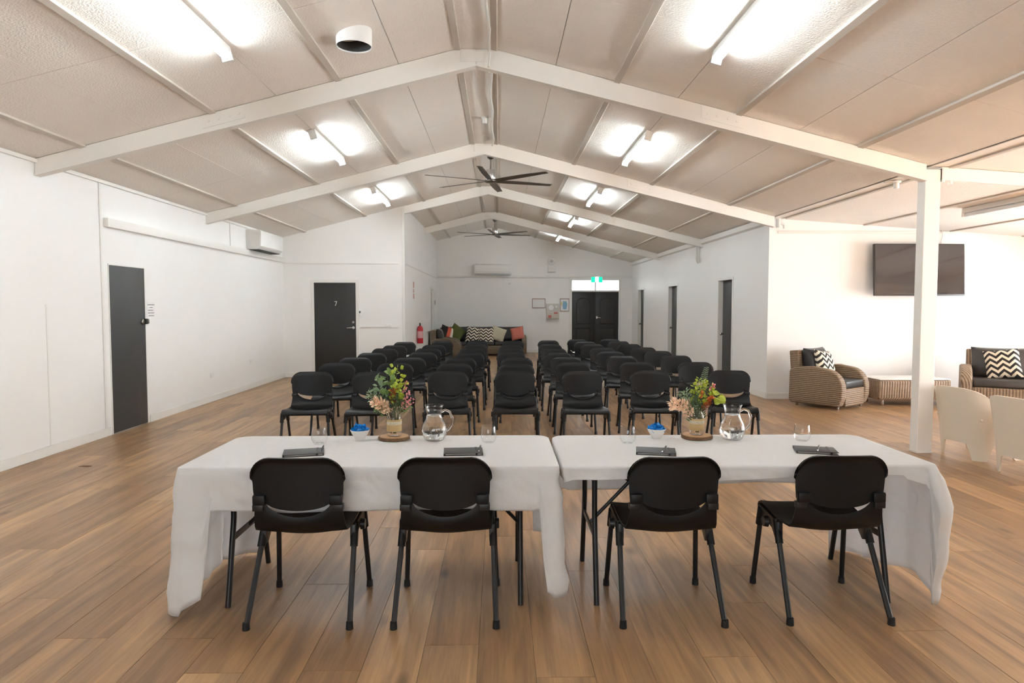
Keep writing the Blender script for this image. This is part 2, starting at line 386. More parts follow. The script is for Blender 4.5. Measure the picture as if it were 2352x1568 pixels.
def link(name, data, parent=None):
    o = bpy.data.objects.new(name, data); COL.objects.link(o)
    if parent is not None: o.parent = parent
    return o
def tag(o, label=None, cat=None, group=None, kind=None):
    for k, v in (('label', label), ('category', cat), ('group', group), ('kind', kind)):
        if v: o[k] = v
    return o
def thing(name, label, cat, loc=(0, 0, 0), rz=0.0, group=None):
    o = link(name, None); o.location = loc; o.rotation_euler = (0, 0, rz); return tag(o, label, cat, group)
def struct(o, label=None): return tag(o, label, None, None, 'structure')
def copy_tree(o, parent=None):
    c = o.copy(); COL.objects.link(c); c.parent = parent
    for ch in o.children: copy_tree(ch, c)
    return c
def box_obj(name, x0, x1, y0, y1, z0, z1, m, parent=None, bevel=0.0): return MB().box(x0, x1, y0, y1, z0, z1).build(name, m, parent, bevel=bevel)
def smoothstep(a, b_, x):
    t = max(0.0, min(1.0, (x - a) / (b_ - a))) if a != b_ else float(x >= b_); return t * t * (3 - 2 * t)
def interp(keys, x):
    if x <= keys[0][0]: return keys[0][1]
    for (a, p), (c, q) in zip(keys, keys[1:]):
        if x <= c: return p + (q - p) * (x - a) / max(1e-9, c - a)
    return keys[-1][1]

# ------------------------------------------------------------------ room dimensions
XL, XN, XR, XW = -4.62, -2.03, 4.42, 9.6          # hall wall, narrow wall, corridor-door wall, glazed wall
Y0, YB1, YT, YB = -3.4, 14.5, 10.95, 22.2         # behind the camera, door-7 wall, screen wall, end wall
FR = [-1.05, 2.88, 6.88, 10.78, 14.55, 18.5]      # portal frames
RL, RR, ZR = -0.41, -0.04, 4.10                   # flat ridge strip
def zc(x):
    if x < RL: return ZR - (RL - x) * 0.2613
    if x > RR: return max(ZR - (x - RR) * 0.2534, za(x)) if x > XR else ZR - (x - RR) * 0.2534
    return ZR
def za(x): return 2.965 - 0.068 * (x - XR)

def wall_x(name, x0, x1, ya, yb, z1, holes=(), m='wall'):
    """wall lying along Y between x0 and x1; holes = (ya, yb, za, zb)"""
    b = MB(); ys = sorted({ya, yb, *[h[0] for h in holes], *[h[1] for h in holes]})
    for p, q in zip(ys, ys[1:]):
        hs = [h for h in holes if h[0] <= p + 1e-6 and h[1] >= q - 1e-6]
        if not hs: b.box(x0, x1, p, q, 0, z1)
        else:
            h = hs[0]
            if h[2] > 0: b.box(x0, x1, p, q, 0, h[2])
            if h[3] < z1: b.box(x0, x1, p, q, h[3], z1)
    return struct(b.build(name, m, smooth=0))
def wall_y(name, y0, y1, xa, xb, z1, holes=(), m='wall'):
    b = MB(); xs = sorted({xa, xb, *[h[0] for h in holes], *[h[1] for h in holes]})
    for p, q in zip(xs, xs[1:]):
        hs = [h for h in holes if h[0] <= p + 1e-6 and h[1] >= q - 1e-6]
        if not hs: b.box(p, q, y0, y1, 0, z1)
        else:
            h = hs[0]
            if h[2] > 0: b.box(p, q, y0, y1, 0, h[2])
            if h[3] < z1: b.box(p, q, y0, y1, h[3], z1)
    return struct(b.build(name, m, smooth=0))

# walls
wl = wall_x('wall_left', XL - 0.12, XL, Y0, YB1, 3.02, [(8.04, 8.86, 0, 2.035)])
wall_y('wall_door', YB1, YB1 + 0.12, XL, XN - 0.12, 4.3, [(-3.99, -3.05, 0, 2.06)])
wall_x('wall_narrow', XN - 0.12, XN, YB1, YB, 4.3, [(20.0, 20.9, 0, 2.06)])
wb = wall_y('wall_back', YB, YB + 0.14, XN - 0.12, XR + 0.12, 4.4, [(2.38, 4.03, 0, 2.42)])
RDOORS = [(12.62, 13.44), (16.55, 17.42), (20.36, 21.22)]
wr = wall_x('wall_right', XR, XR + 0.14, YT, YB, 3.0, [(a, b, 0, 2.06) for a, b in RDOORS])
wt = wall_y('wall_screen', YT, YT + 0.12, XR + 0.14, XW + 0.12, 3.02)
wall_y('wall_near', Y0 - 0.12, Y0, XL - 0.12, 4.55, 4.4, [(-3.0, 1.0, 0.85, 2.25)])
w = thing('window_4', None, None, (0, Y0 - .06, 0)); struct(w)  # unseen window added to let fill in from behind the camera
f = MB()
for (p, q, r, t_) in ((-3.0, -2.95, .85, 2.25), (.95, 1.0, .85, 2.25), (-2.95, .95, .85, .90), (-2.95, .95, 2.20, 2.25), (-1.03, -.97, .90, 2.20)): f.box(p, q, -.04, .04, r, t_)
f.build('frame', 'white_plastic', w)
for (p, q) in ((-2.95, -1.03), (-.97, .95)): MB().box(p, q, -.004, .004, .90, 2.20).build('pane', 'pane', w)
YA = 1.2
wall_x('wall_hall', 4.43, 4.55, Y0, YA, 3.0)
wall_y('wall_lounge', YA - 0.12, YA, 4.43, XW + 0.12, 3.02, [(5.3, 9.1, 0.06, 2.4)])
w = thing('window_5', None, None, (0, YA - .06, 0)); struct(w)  # unseen glazing added so fill can face the screen wall
f = MB()
for (p, q, r, t_) in ((5.3, 5.35, .06, 2.4), (9.05, 9.1, .06, 2.4), (5.35, 9.05, .06, .12), (5.35, 9.05, 2.34, 2.4), (7.17, 7.23, .12, 2.34)): f.box(p, q, -.04, .04, r, t_)
f.build('frame', 'white_plastic', w)
for (p, q) in ((5.35, 7.17), (7.23, 9.05)): MB().box(p, q, -.004, .004, .12, 2.34).build('pane', 'pane', w)
WIN = [(4.7, 7.3), (7.7, 10.3), (1.7, 4.3)]  # last opening is unseen, added to brighten the lounge-side floor
wall_x('wall_glazed', XW, XW + 0.12, YA, YT, 3.02, [(a, b, 0.08, 2.4) for a, b in WIN])
for i, (a, b) in enumerate(WIN):
    w = thing('window_%d' % (i + 1), None, None, (XW + 0.06, 0, 0)); struct(w)
    f = MB()
    for (p, q, r, s) in ((a, a + .05, .08, 2.4), (b - .05, b, .08, 2.4), (a + .05, b - .05, .08, .14), (a + .05, b - .05, 2.34, 2.4), ((a + b) / 2 - .03, (a + b) / 2 + .03, .14, 2.34)):
        f.box(-.04, .04, p, q, r, s)
    f.build('frame', 'white_plastic', w)
    for (p, q) in ((a + .05, (a + b) / 2 - .03), ((a + b) / 2 + .03, b - .05)): MB().box(-.004, .004, p, q, .14, 2.34).build('pane', 'pane', w)

# skirting boards
def base_x(name, x, s, ya, yb, gaps=()):
    b = MB(); ys = [ya]
    for g in gaps: ys += [g[0], g[1]]
    ys.append(yb)
    for p, q in zip(ys[::2], ys[1::2]): b.box(min(x, x + s * .016), max(x, x + s * .016), p, q, 0, .10)
    return struct(b.build(name, 'trim', bevel=.004, seg=1))
def base_y(name, y, xa, xb, gaps=()):
    b = MB(); xs = [xa]
    for g in gaps: xs += [g[0], g[1]]
    xs.append(xb)
    for p, q in zip(xs[::2], xs[1::2]): b.box(p, q, y - .016, y, 0, .10)
    return struct(b.build(name, 'trim', bevel=.004, seg=1))
base_x('baseboard_left', XL, 1, Y0, YB1, [(8.0, 8.90)])
base_y('baseboard_door', YB1, XL + .016, XN - .12, [(-4.03, -3.01)])
base_x('baseboard_narrow', XN, 1, YB1, YB, [(19.95, 20.95)])
base_y('baseboard_back', YB, XN + .016, XR, [(2.33, 4.08)])
base_x('baseboard_right', XR, -1, YT, YB - .016, [(a - .04, b + .04) for a, b in RDOORS])
base_y('baseboard_screen', YT, XR, XW)

# ------------------------------------------------------------------ floor of individual boards
floor = struct(box_obj('floor', XL - .12, XW + .12, Y0 - .12, YB + .14, -.08, -.012, 'wood_gap'))
PW, PL, GAP = 0.245, 1.83, 0.0016
def plank_mesh(b, x0, x1, y0, y1, z=0.0):
    n = len(b.v); e = .0012
    b.v += [(x0, y0, -.012), (x1, y0, -.012), (x1, y1, -.012), (x0, y1, -.012), (x0, y0, z - .0007), (x1, y0, z - .0007), (x1, y1, z - .0007), (x0, y1, z - .0007),
            (x0 + e, y0 + e, z), (x1 - e, y0 + e, z), (x1 - e, y1 - e, z), (x0 + e, y1 - e, z)]
    for q in ((0, 1, 5, 4), (1, 2, 6, 5), (2, 3, 7, 6), (3, 0, 4, 7), (4, 5, 9, 8), (5, 6, 10, 9), (6, 7, 11, 10), (7, 4, 8, 11), (8, 9, 10, 11)): b.f.append(tuple(n + i for i in q))
planks = []
nx0 = int(math.floor((XL + .092) / PW)) - 1
x = -0.092 + nx0 * PW; col_i = 0
rp = random.Random(3)
while x < XW:
    x0, x1 = max(x, XL - .1), min(x + PW, XW + .1)
    if x1 - x0 > 0.01:
        yend = YB if x0 < XR else YT; ybeg = Y0 if x0 < XR else YA
        y = ybeg - rp.random() * PL
        while y < yend:
            a, b = max(y, ybeg - .1), min(y + PL, yend + .1)
            if b - a > 0.02 and not (x1 < XN and a > YB1 + .1): planks.append((x0 + GAP / 2, x1 - GAP / 2, a + GAP / 2, b - GAP / 2))
            y += PL
    x += PW
def seen_size(p):
    cx, cy = (p[0] + p[1]) / 2, (p[2] + p[3]) / 2
    if p[3] < 2.6 or abs(cx) > 0.85 * max(p[3], .1): return 0.0
    d = math.hypot(cx, max(cy, 2.7)); return (p[3] - max(p[2], 2.6)) / d ** 3
planks.sort(key=seen_size, reverse=True)
cache = {}
for p in planks[:300]:
    w, l = round(p[1] - p[0], 4), round(p[3] - p[2], 4)
    if (w, l) not in cache:
        b = MB(); plank_mesh(b, -w / 2, w / 2, -l / 2, l / 2); o = b.build('floorboard', 'wood', floor, smooth=0); cache[(w, l)] = o.data
    else: o = link('floorboard', cache[(w, l)], floor)
    o.location = ((p[0] + p[1]) / 2, (p[2] + p[3]) / 2, rp.uniform(-.0004, 0))
b = MB()
for p in planks[300:]: plank_mesh(b, *p)
tag(b.build('floorboards', 'wood', floor, smooth=0), kind='stuff')

# ------------------------------------------------------------------ ceiling: backing, boards, battens
b = MB()
for (xa, xb, ya, yb) in ((XL - .12, RL, Y0 - .12, YB1 + .12), (XN - .12, RL, YB1 + .12, YB + .14), (RL, RR, Y0 - .12, YB + .14), (RR, XR + .14, Y0 - .12, YB + .14)):
    n = len(b.v); f1 = zc(xa) + .025; f2 = zc(min(xb, XR)) + .025
    b.prism([(xa, f1), (xb, f2), (xb, f2 + .08), (xa, f1 + .08)], ya, yb)
b.prism([(XR + .14, za(XR) + .025), (XW + .12, za(XW) + .025), (XW + .12, za(XW) + .1), (XR + .14, za(XR) + .1)], YA - .12, YT + .12)
ceiling = struct(b.build('ceiling', 'ceiling_base', smooth=0))
LB = [-4.14, -2.85, -1.60, RL]; RB = [RR, 1.19, 2.43, 3.68]
strips = [(XL, -4.14), (-4.14, -3.50), (-3.50, -2.85), (-2.85, -2.22), (-2.22, -1.60), (-1.60, -1.0), (-1.0, RL), (RL, RR),
          (RR, .575), (.575, 1.19), (1.19, 1.81), (1.81, 2.43), (2.43, 3.05), (3.05, 3.68), (3.68, XR)]
bays = [(Y0, FR[0])] + list(zip(FR, FR[1:])) + [(FR[-1], YB)]
pan_cache = {}
def ceil_piece(name, xa, xb, ya, yb, zf, th, drop, m, gap, key):
    """flat piece of board under the slope between xa and xb"""
    zA, zB = zf(xa), zf(xb); ln = math.hypot(xb - xa, zB - zA); ang = math.atan2(zB - zA, xb - xa)
    w, l = round(ln - gap, 4), round(yb - ya - gap, 4); k = (key, w, l)
    if k not in pan_cache:
        bb = MB(); bb.box(-w / 2, w / 2, -l / 2, l / 2, 0, th); o = bb.build(name, m, ceiling, smooth=0, bevel=.0015 if th < .02 else .003, seg=1); pan_cache[k] = o.data
    else: o = link(name, pan_cache[k], ceiling)
    nx, nz = -math.sin(ang), math.cos(ang)
    o.location = ((xa + xb) / 2 - nx * drop, (ya + yb) / 2, (zA + zB) / 2 - nz * drop); o.rotation_euler = (0, -ang, 0)
    return o
for (ya, yb) in bays:
    cut = ya + 2.4 if yb - ya > 3 else yb
    for (xa, xb) in strips:
        if ya > YB1 - .1:
            if xb <= XN + .05: continue
            xa = max(xa, XN)
        for (p, q) in ((ya, cut), (cut, yb)):
            if q - p > .05: ceil_piece('ceiling_panel', xa, xb, p, q, zc, .012, 0.0, 'ceiling', .005, 'p')
    for xb_ in LB + RB:
        if ya > YB1 - .1 and xb_ < XN: continue
        e = .03; d = .0
        ceil_piece('batten', xb_ - e, xb_ + e, ya + .04, yb - .04, (lambda x, q=xb_: zc(q) + (x - q) * (.2613 if q <= RL else -.2534) * (0 if q in (RL,) else 1)), .026, .022, 'batten', 0, 'b')
ANX = [4.62, 5.97, 7.40, 8.6]
for (ya, yb) in ((YA, FR[1]), (FR[1], FR[2]), (FR[2], YT)):
    xs = [XR + .02] + ANX + [XW]
    for xa, xb in zip(xs, xs[1:]): ceil_piece('ceiling_panel', xa, xb, ya, yb, za, .012, 0, 'ceiling', .005, 'a')
    for q in ANX: ceil_piece('batten', q - .025, q + .025, ya + .04, yb - .04, za, .02, .016, 'batten', 0, 'c')
# cornice trims along the walls
struct(MB().prism([(XL, 2.955), (XL + .03, 2.955), (XL + .03, 2.99), (XL, 2.99)], Y0, YB1).build('trim_1', 'trim'))
struct(MB().prism([(XR - .07, 2.88), (XR, 2.86), (XR, 2.95), (XR - .07, 2.97)], YT, YB).build('trim_2', 'trim'))
# cover strips, rails on the walls
t = struct(MB().box(XL, XL + .012, 7.90, 7.94, .1, 2.98).build('trim_3', 'trim', bevel=.003))
struct(MB().box(XL, XL + .012, 11.68, 11.71, 2.57, 2.98).build('trim_4', 'trim', bevel=.003))
struct(MB().box(XL, XL + .055, 7.99, YB1, 2.46, 2.565).build('trim_5', 'trim', bevel=.004))
struct(MB().box(XL + .056, XN - .12, YB1 - .014, YB1, 2.435, 2.465).build('trim_6', 'trim', bevel=.003))
struct(MB().box(XN - .045, XN + .012, YB1 - .012, YB1, .1, 3.62).build('trim_7', 'trim', bevel=.003))
struct(MB().box(-2.98, XN - .14, YB1 - .018, YB1, 1.075, 1.105).build('trim_8', 'trim', bevel=.003))
struct(MB().box(XN, XN + .014, YB1 + .01, YB, 2.435, 2.465).build('trim_9', 'trim', bevel=.003))
struct(MB().box(XN + .014, XR, YB - .03, YB, 2.47, 2.54).build('trim_10', 'trim', bevel=.004))
struct(MB().box(2.33, 2.37, YB - .014, YB, .1, 2.47).build('trim_11', 'trim', bevel=.003))
struct(MB().box(XL, XL + .006, 6.93, 6.945, .1, 1.55).build('trim_12', 'trim'))
struct(MB().box(XR + .14, XW, YT - .02, YT, 2.72, 2.76).build('trim_13', 'trim', bevel=.003))

# ------------------------------------------------------------------ portal frames
def bolt(parent, x, y, z): return MB().tube([(x, y, z), (x, y - .012, z)], .016, 10).build('bolt', 'beam', parent)
names = ['white steel portal frame behind the viewpoint', 'white steel portal frame just above the viewpoint', 'white steel portal frame nearest above the tables, meeting the square column',
         'white steel portal frame second from the tables, with the larger ceiling fan below', 'white steel portal frame starting at the corner beside door 7', 'white steel portal frame deepest in the hall, above the smaller looking fan']
for i, y in enumerate(FR):
    ph = thing('portal_frame', names[i], 'beam', (0, y, 0), group='portal frames')
    h = .16; xa = XL if y < YB1 - .2 else XN
    apex = (RL + RR) / 2
    pts = [(xa, zc(xa) - .004), (RL, ZR - .004), (apex, ZR - .004), (apex, ZR - h), (xa, zc(xa) - h - (.006 if xa == XL else 0))]
    MB().prism(pts, -.035, .035).build('rafter', 'beam', ph, bevel=.004, seg=1)
    xe = 4.37 if y < YT - .5 else XR
    pts = [(apex, ZR - .004), (RR, ZR - .004), (xe, zc(xe) - .004), (xe, zc(xe) - h), (apex, ZR - h)]
    MB().prism(pts, -.035, .035).build('rafter', 'beam', ph, bevel=.004, seg=1)
    # lower flanges
    for (p, q) in (((xa, zc(xa) - h), (apex, ZR - h)), ((apex, ZR - h), (xe, zc(xe) - h))):
        MB().prism([(p[0], p[1]), (q[0], q[1]), (q[0], q[1] - .012), (p[0], p[1] - .012)], -.05, .05).build('flange', 'beam', ph)
    for sx in (-1, 1):   # splice plates with bolts
        x0 = -2.95 if sx < 0 else 2.05
        if x0 < xa: continue
        pl = MB().prism([(x0, zc(x0) - .02), (x0 + .42, zc(x0 + .42) - .02), (x0 + .42, zc(x0 + .42) - .14), (x0, zc(x0) - .14)], -.045, -.035).build('splice_plate', 'beam', ph)
        for bx in (.06, .16, .27, .36): bolt(pl, x0 + bx, -.045, zc(x0 + bx) - .08)
    MB().box(apex - .16, apex + .16, -.043, -.035, ZR - .13, ZR - .03).build('apex_plate', 'beam', ph, bevel=.003)
    if y < YT + .3:      # lounge continuation
        x0 = 4.53 if y < YT - .5 else XR
        if YA < y < YT - .5:
            MB().prism([(x0, za(x0) - .004), (XW, za(XW) - .004), (XW, za(XW) - .14), (x0, za(x0) - .14)], -.035, .035).build('lounge_beam', 'beam', ph, bevel=.004, seg=1)
for i, y in enumerate(FR[1:3]):
    cl = thing('column', ['white square column beside the viewpoint', 'white square steel column standing beyond the right table end'][i], 'column', (4.45, y + .045, 0), group='lounge columns')
    MB().box(-.08, .08, -.065, .065, .012, 2.93).build('shaft', 'beam', cl, smooth=20, bevel=.004, seg=1)
    box_obj('base_plate', -.085, .085, -.07, .07, 0, .012, 'beam', cl)
# bracket lights and sensors near the frame ends
def bracket(loc, label):
    t = thing('spotlight_bracket', label, 'bracket', loc)
    MB().box(-.015, .015, -.06, .06, -.10, .04).build('plate', 'white_plastic', t, bevel=.003)
    MB().tube([(.015, -.02, -.03), (.085, -.03, -.06), (.09, -.03, -.12)], .022, 10).build('lamp_head', 'white_plastic', t)
    MB().box(.02, .10, -.05, -.035, -.02, .035).build('arm', 'white_plastic', t, bevel=.003)
bracket((4.545, 6.90, 2.90), 'small white bracket fixed to the top of the square column')
bracket((4.50, 10.80, 2.90), 'small white bracket at the corner above the screen wall')
def sensor(loc, label, r=.05):
    t = thing('smoke_detector', label, 'detector', loc)
    MB().lathe([(r, 0), (r, -.015), (r * .6, -.02), (r * .6, -.075), (r * .5, -.085)], 18).build('body', 'white_plastic', t)
    MB().box(-.14, -.04, -.012, .012, -.018, -.002).build('cable_cover', 'batten', t)
sensor((-.19, 9.27, ZR - .002), 'small white detector on the flat ridge strip before the big fan')
sensor((4.52, 7.62, za(4.5) - .01), 'small white detector on ceiling left of the column top')
# conduit along the ridge
pts = [(RR - .055 + .012 * math.sin(k * 1.7), 2.95 + k * .28, ZR - .03) for k in range(14)] + [(RR - .055, 6.80, ZR - .04), (RR - .06, 6.79, ZR - .2)]
tag(MB().tube(pts, .014, 8).build('cable_conduit', 'cable'), 'white cable conduit running along the ridge to the nearest frame', 'conduit')
pts = [(RR - .05, 6.97, ZR - .2), (RR - .05, 6.98, ZR - .04)] + [(RR - .05 + .014 * math.sin(k * 1.3), 7.1 + k * .3, ZR - .03) for k in range(12)] + [(RR - .06, 10.72, ZR - .04)]
tag(MB().tube(pts, .014, 8).build('cable_conduit', 'cable'), 'white wavy cable conduit along the ridge between first two frames', 'conduit')

# ------------------------------------------------------------------ tube lights
def tube_light(x, ya, yb, label, zf=zc, slope=None, lit=True):
    ang = math.atan2(zf(x + .05) - zf(x - .05), .1)
    t = thing('tube_light', label, 'light', (x, (ya + yb) / 2, zf(x)), group='ceiling tube lights'); t.rotation_euler = (0, -ang, 0)
    h = (yb - ya) / 2
    MB().box(-.041, .041, -h + .01, h - .01, -.068, -.005).build('body', 'white_plastic', t, bevel=.003, seg=1)
    prof = [(.028 * math.sin(a), -.092 - .026 * math.cos(a)) for a in [2 * PI * k / 14 for k in range(14)]]
    MB().prism(prof, -h + .03, h - .03).build('diffuser', 'tube_lit' if lit else 'tube_off', t)
    for s in (-1, 1): MB().box(-.043, .043, s * h - .03 if s > 0 else -h, h if s > 0 else -h + .03, -.122, -.004).build('end_cap', 'white_plastic', t, bevel=.004, seg=1)
    return t
for x, side in ((-2.22, 'door 7'), (1.81, 'lounge')):
    yy = [(.3, 1.8, 'behind the viewpoint'), (4.1, 5.6, 'above the tables, before the nearest portal frame'), (8.1, 9.6, 'between the nearest two portal frames'), (11.95, 13.5, 'between the second and third portal frames')]  # first pair is unseen, added to brighten tabletops and cloth fronts
    if x > 0: yy += [(15.5, 17.0, 'between the third and deepest portal frames'), (19.1, 20.6, 'between the deepest frame and end wall')]
    for (a, b_, w) in yy: tube_light(x, a, b_, 'lit ceiling tube on the %s side, %s' % (side, w))
tube_light(6.25, 7.5, 8.95, 'ceiling tube above the lounge seats', za, lit=False)

# duct outlet
t = thing('duct_outlet', 'white round duct outlet with dark opening hanging from the ceiling', 'vent', (-1.25, 5.95, 0))
MB().lathe([(.146, 3.78), (.150, 3.77), (.152, 3.785), (.152, 3.935)], 32, cap=False).build('collar', 'white_plastic', t).data
MB().lathe([(.144, 3.782), (.144, 3.885), (.0, 3.886)], 32, cap=False).build('dark_lining', 'dark_hole', t)

# ceiling fans
def fan(loc, label, rot):
    t = thing('ceiling_fan', label, 'fan', loc, group='ceiling fans')
    MB().lathe([(.05, .42), (.06, .40), (.055, .36), (.02, .33)], 20).build('canopy', 'nickel', t)
    MB().lathe([(.014, .08), (.014, .36)], 12).build('rod', 'nickel', t)
    MB().lathe([(.03, .17), (.070, .165), (.075, .11), (.075, .02), (.066, .0)], 24).build('motor', 'chrome', t)
    MB().lathe([(.10, .0), (.11, -.008), (.11, -.022), (.085, -.035), (.0, -.04)], 24).build('hub', 'nickel', t)
    bm_ = None
    for k in range(6):
        a = R(rot + 60 * k)
        if bm_ is None:
            P = []
            for i in range(9):
                s = i / 8; r = .09 + s * 1.0; w = .045 + .012 * math.sin(PI * min(1, s * 1.1)); tw = R(-16 + 8 * s)
                zz = -.012 + .01 * s
                P.append([(r, -w * math.cos(tw), zz - w * math.sin(tw)), (r, 0, zz + .006), (r, w * math.cos(tw), zz + w * math.sin(tw))])
            o = MB().solid_grid(P, .006).build('blade', 'fan_blade', t); bm_ = o.data
        else: o = link('blade', bm_, t)
        o.rotation_euler = (0, 0, a)
fan((-.13, 10.98, 3.565), 'six-blade steel ceiling fan hanging nearer the tables', 22)
fan((-.11, 18.72, 3.53), 'six-blade steel ceiling fan hanging deeper in the hall', 22)

# ------------------------------------------------------------------ doors
def lever(parent, loc, s=1, axis='x', m='chrome'):
    o = link('handle', None, parent); o.location = loc
    return o
# left wall door (flush, dark grey)
d = thing('door_1', None, None, (XL, 0, 0)); struct(d, 'flush dark grey door in the long white wall')
box_obj('leaf', -.05, .004, 8.055, 8.845, .008, 2.02, 'door', d, bevel=.002)
f = MB(); f.box(-.10, .008, 8.04, 8.055, 0, 2.035); f.box(-.10, .008, 8.845, 8.86, 0, 2.035); f.box(-.10, .008, 8.04, 8.86, 2.02, 2.035); f.build('frame', 'trim', d)
k = MB().tube([(.004, 8.77, 1.33), (.02, 8.77, 1.33), (.03, 8.77, 1.33)], [.035, .035, .02], 14).build('lock', 'nickel', d)
MB().box(.004, .045, 8.80, 8.845, 1.30, 1.37).build('latch', 'door_dark', d, bevel=.004)
MB().box(.008, .04, 8.85, 8.885, 1.305, 1.365).build('strike', 'nickel', d, bevel=.004)
# notice
n = thing('paper_notice', 'white paper notice with five printed lines beside the grey door', 'notice', (XL + .001, 0, 0))
box_obj('sheet', 0, .002, 8.90, 9.11, 1.385, 1.585, 'paper', n)
rn = random.Random(5); zz = 1.555
for (a, b_) in ((.02, .19), (.07, .14), (.03, .17), (.03, .18), (.04, .17)):
    y = 8.90 + a
    while y < 8.90 + b_ - .008:
        w = rn.uniform(.012, .03); w = min(w, 8.90 + b_ - y); MB().box(.002, .0025, y, y + w, zz - .010, zz).build('printed_word', 'ink', n, smooth=0); y += w + .006
    zz -= .036
# door 7
d = thing('door_2', None, None, (0, YB1, 0)); struct(d, 'black flush door with a silver 7')
box_obj('leaf', -3.965, -3.075, .0, .045, .01, 2.035, 'door_dark', d, bevel=.002)
f = MB(); f.box(-4.03, -3.965, -.012, .1, 0, 2.10); f.box(-3.075, -3.01, -.012, .1, 0, 2.10); f.box(-3.965, -3.075, -.012, .1, 2.035, 2.10); f.build('frame', 'trim', d, bevel=.003, seg=1)
s7 = MB(); s7.box(-3.535, -3.475, -.006, 0, 1.625, 1.64); s7.prism([(-3.49, 1.625), (-3.475, 1.625), (-3.505, 1.54), (-3.522, 1.54)], -.006, 0)
s7.build('numeral_seven', 'chrome', d, smooth=0)
h = MB().tube([(-3.13, 0, 1.07), (-3.13, -.012, 1.07)], .03, 16); h.tube([(-3.13, -.012, 1.07), (-3.13, -.05, 1.07), (-3.14, -.055, 1.07), (-3.26, -.055, 1.065)], .010, 8); h.build('lever_handle', 'chrome', d)
MB().tube([(-3.13, 0, 1.19), (-3.13, -.02, 1.19)], [.03, .026], 16).build('deadbolt', 'chrome', d)
k = thing('key_safe', 'small white and black keypad on the frame of door 7', 'keypad', (-2.985, YB1, 1.38))
box_obj('body', -.025, .025, -.03, 0, -.06, .06, 'white_plastic', k, bevel=.004); box_obj('button_face', -.015, .015, -.033, -.03, .005, .05, 'ink', k)
sw = thing('power_outlet', 'white double power outlet on the low rail beside door 7', 'outlet', (-2.37, YB1 - .018, 1.12))
box_obj('plate', -.06, .06, -.012, 0, -.035, .035, 'white_plastic', sw, bevel=.003)
for s in (-1, 1): box_obj('rocker', s * .03 - .012, s * .03 + .012, -.016, -.012, -.012, .012, 'trim', sw)
# narrow wall door (white, ajar jamb)
d = thing('door_3', None, None, (XN, 0, 0)); struct(d, 'grey white door in the narrow side wall')
box_obj('leaf', -.09, -.05, 20.03, 20.87, .01, 2.03, 'grey_plastic', d)
f = MB(); f.box(-.11, .012, 19.95, 20.03, 0, 2.11); f.box(-.11, .012, 20.87, 20.95, 0, 2.11); f.box(-.11, .012, 20.03, 20.87, 2.03, 2.11); f.build('frame', 'trim', d, bevel=.003, seg=1)
MB().tube([(-.05, 20.1, 1.0), (-.01, 20.1, 1.0)], [.02, .028], 12).build('knob', 'chrome', d)
# right wall doors, set back in their frames
for i, (a, b_) in enumerate(RDOORS):
    d = thing('door_%d' % (4 + i), None, None, (XR, 0, 0)); struct(d, 'dark grey door set back in the corridor wall')
    box_obj('leaf', .085, .125, a + .02, b_ - .02, .01, 2.04, 'door', d, bevel=.002)
    f = MB(); f.box(-.012, .14, a - .035, a + .02, 0, 2.09); f.box(-.012, .14, b_ - .02, b_ + .035, 0, 2.09); f.box(-.012, .14, a + .02, b_ - .02, 2.04, 2.09); f.build('frame', 'trim', d, bevel=.003, seg=1)
    kn = MB().lathe([(.012, 0), (.012, .03), (.028, .045), (.03, .06), (.018, .075)], 14).build('knob', 'chrome', d)
    kn.location = (.085, b_ - .09, .98); kn.rotation_euler = (0, R(-90), 0)
# far double doors with transom
d = thing('door_7', None, None, (0, YB, 0)); struct(d, 'black double doors below a bright transom')
for (xa, xb) in ((2.425, 3.1985), (3.2015, 3.975)):
    lf = box_obj('leaf', xa, xb, .04, .085, .01, 2.01, 'door_dark', d, bevel=.002)
    cx = (xa + xb) / 2; w = .23
    arch = [(cx - w, .95), (cx - w, 1.62)] + [(cx - w * math.cos(PI * k / 12), 1.62 + .19 * math.sin(PI * k / 12)) for k in range(1, 12)] + [(cx + w, 1.62), (cx + w, .95)]
    pts = [(p[0], .04, p[1]) for p in arch] + [(cx - w, .04, .95)]
    MB().tube(pts, .014, 6, cap=False).build('moulding', 'door_dark', lf)
    MB().tube([(cx - w, .04, .2), (cx - w, .04, .8), (cx + w, .04, .8), (cx + w, .04, .2), (cx - w, .04, .2)], .014, 6, cap=False).build('moulding', 'door_dark', lf)
f = MB(); f.box(2.37, 2.42, -.012, .13, 0, 2.42); f.box(3.98, 4.04, -.012, .13, 0, 2.42); f.box(2.42, 3.98, -.012, .13, 2.01, 2.06); f.box(2.42, 3.98, -.0, .13, 2.39, 2.42); f.box(3.18, 3.22, .02, .11, 2.06, 2.39); f.build('frame', 'trim', d, bevel=.003, seg=1)
for (xa, xb) in ((2.42, 3.18), (3.22, 3.98)): box_obj('transom_pane', xa, xb, .06, .066, 2.06, 2.39, 'pane', d)
box_obj('meeting_strip', 3.185, 3.215, .028, .04, .01, 2.01, 'door_dark', d)
h = MB().box(3.225, 3.275, .02, .04, 1.12, 1.21); h.tube([(3.25, .02, 1.165), (3.25, -.02, 1.165), (3.26, -.025, 1.165), (3.37, -.025, 1.15)], .011, 8); h.build('lever_handle', 'chrome', d)

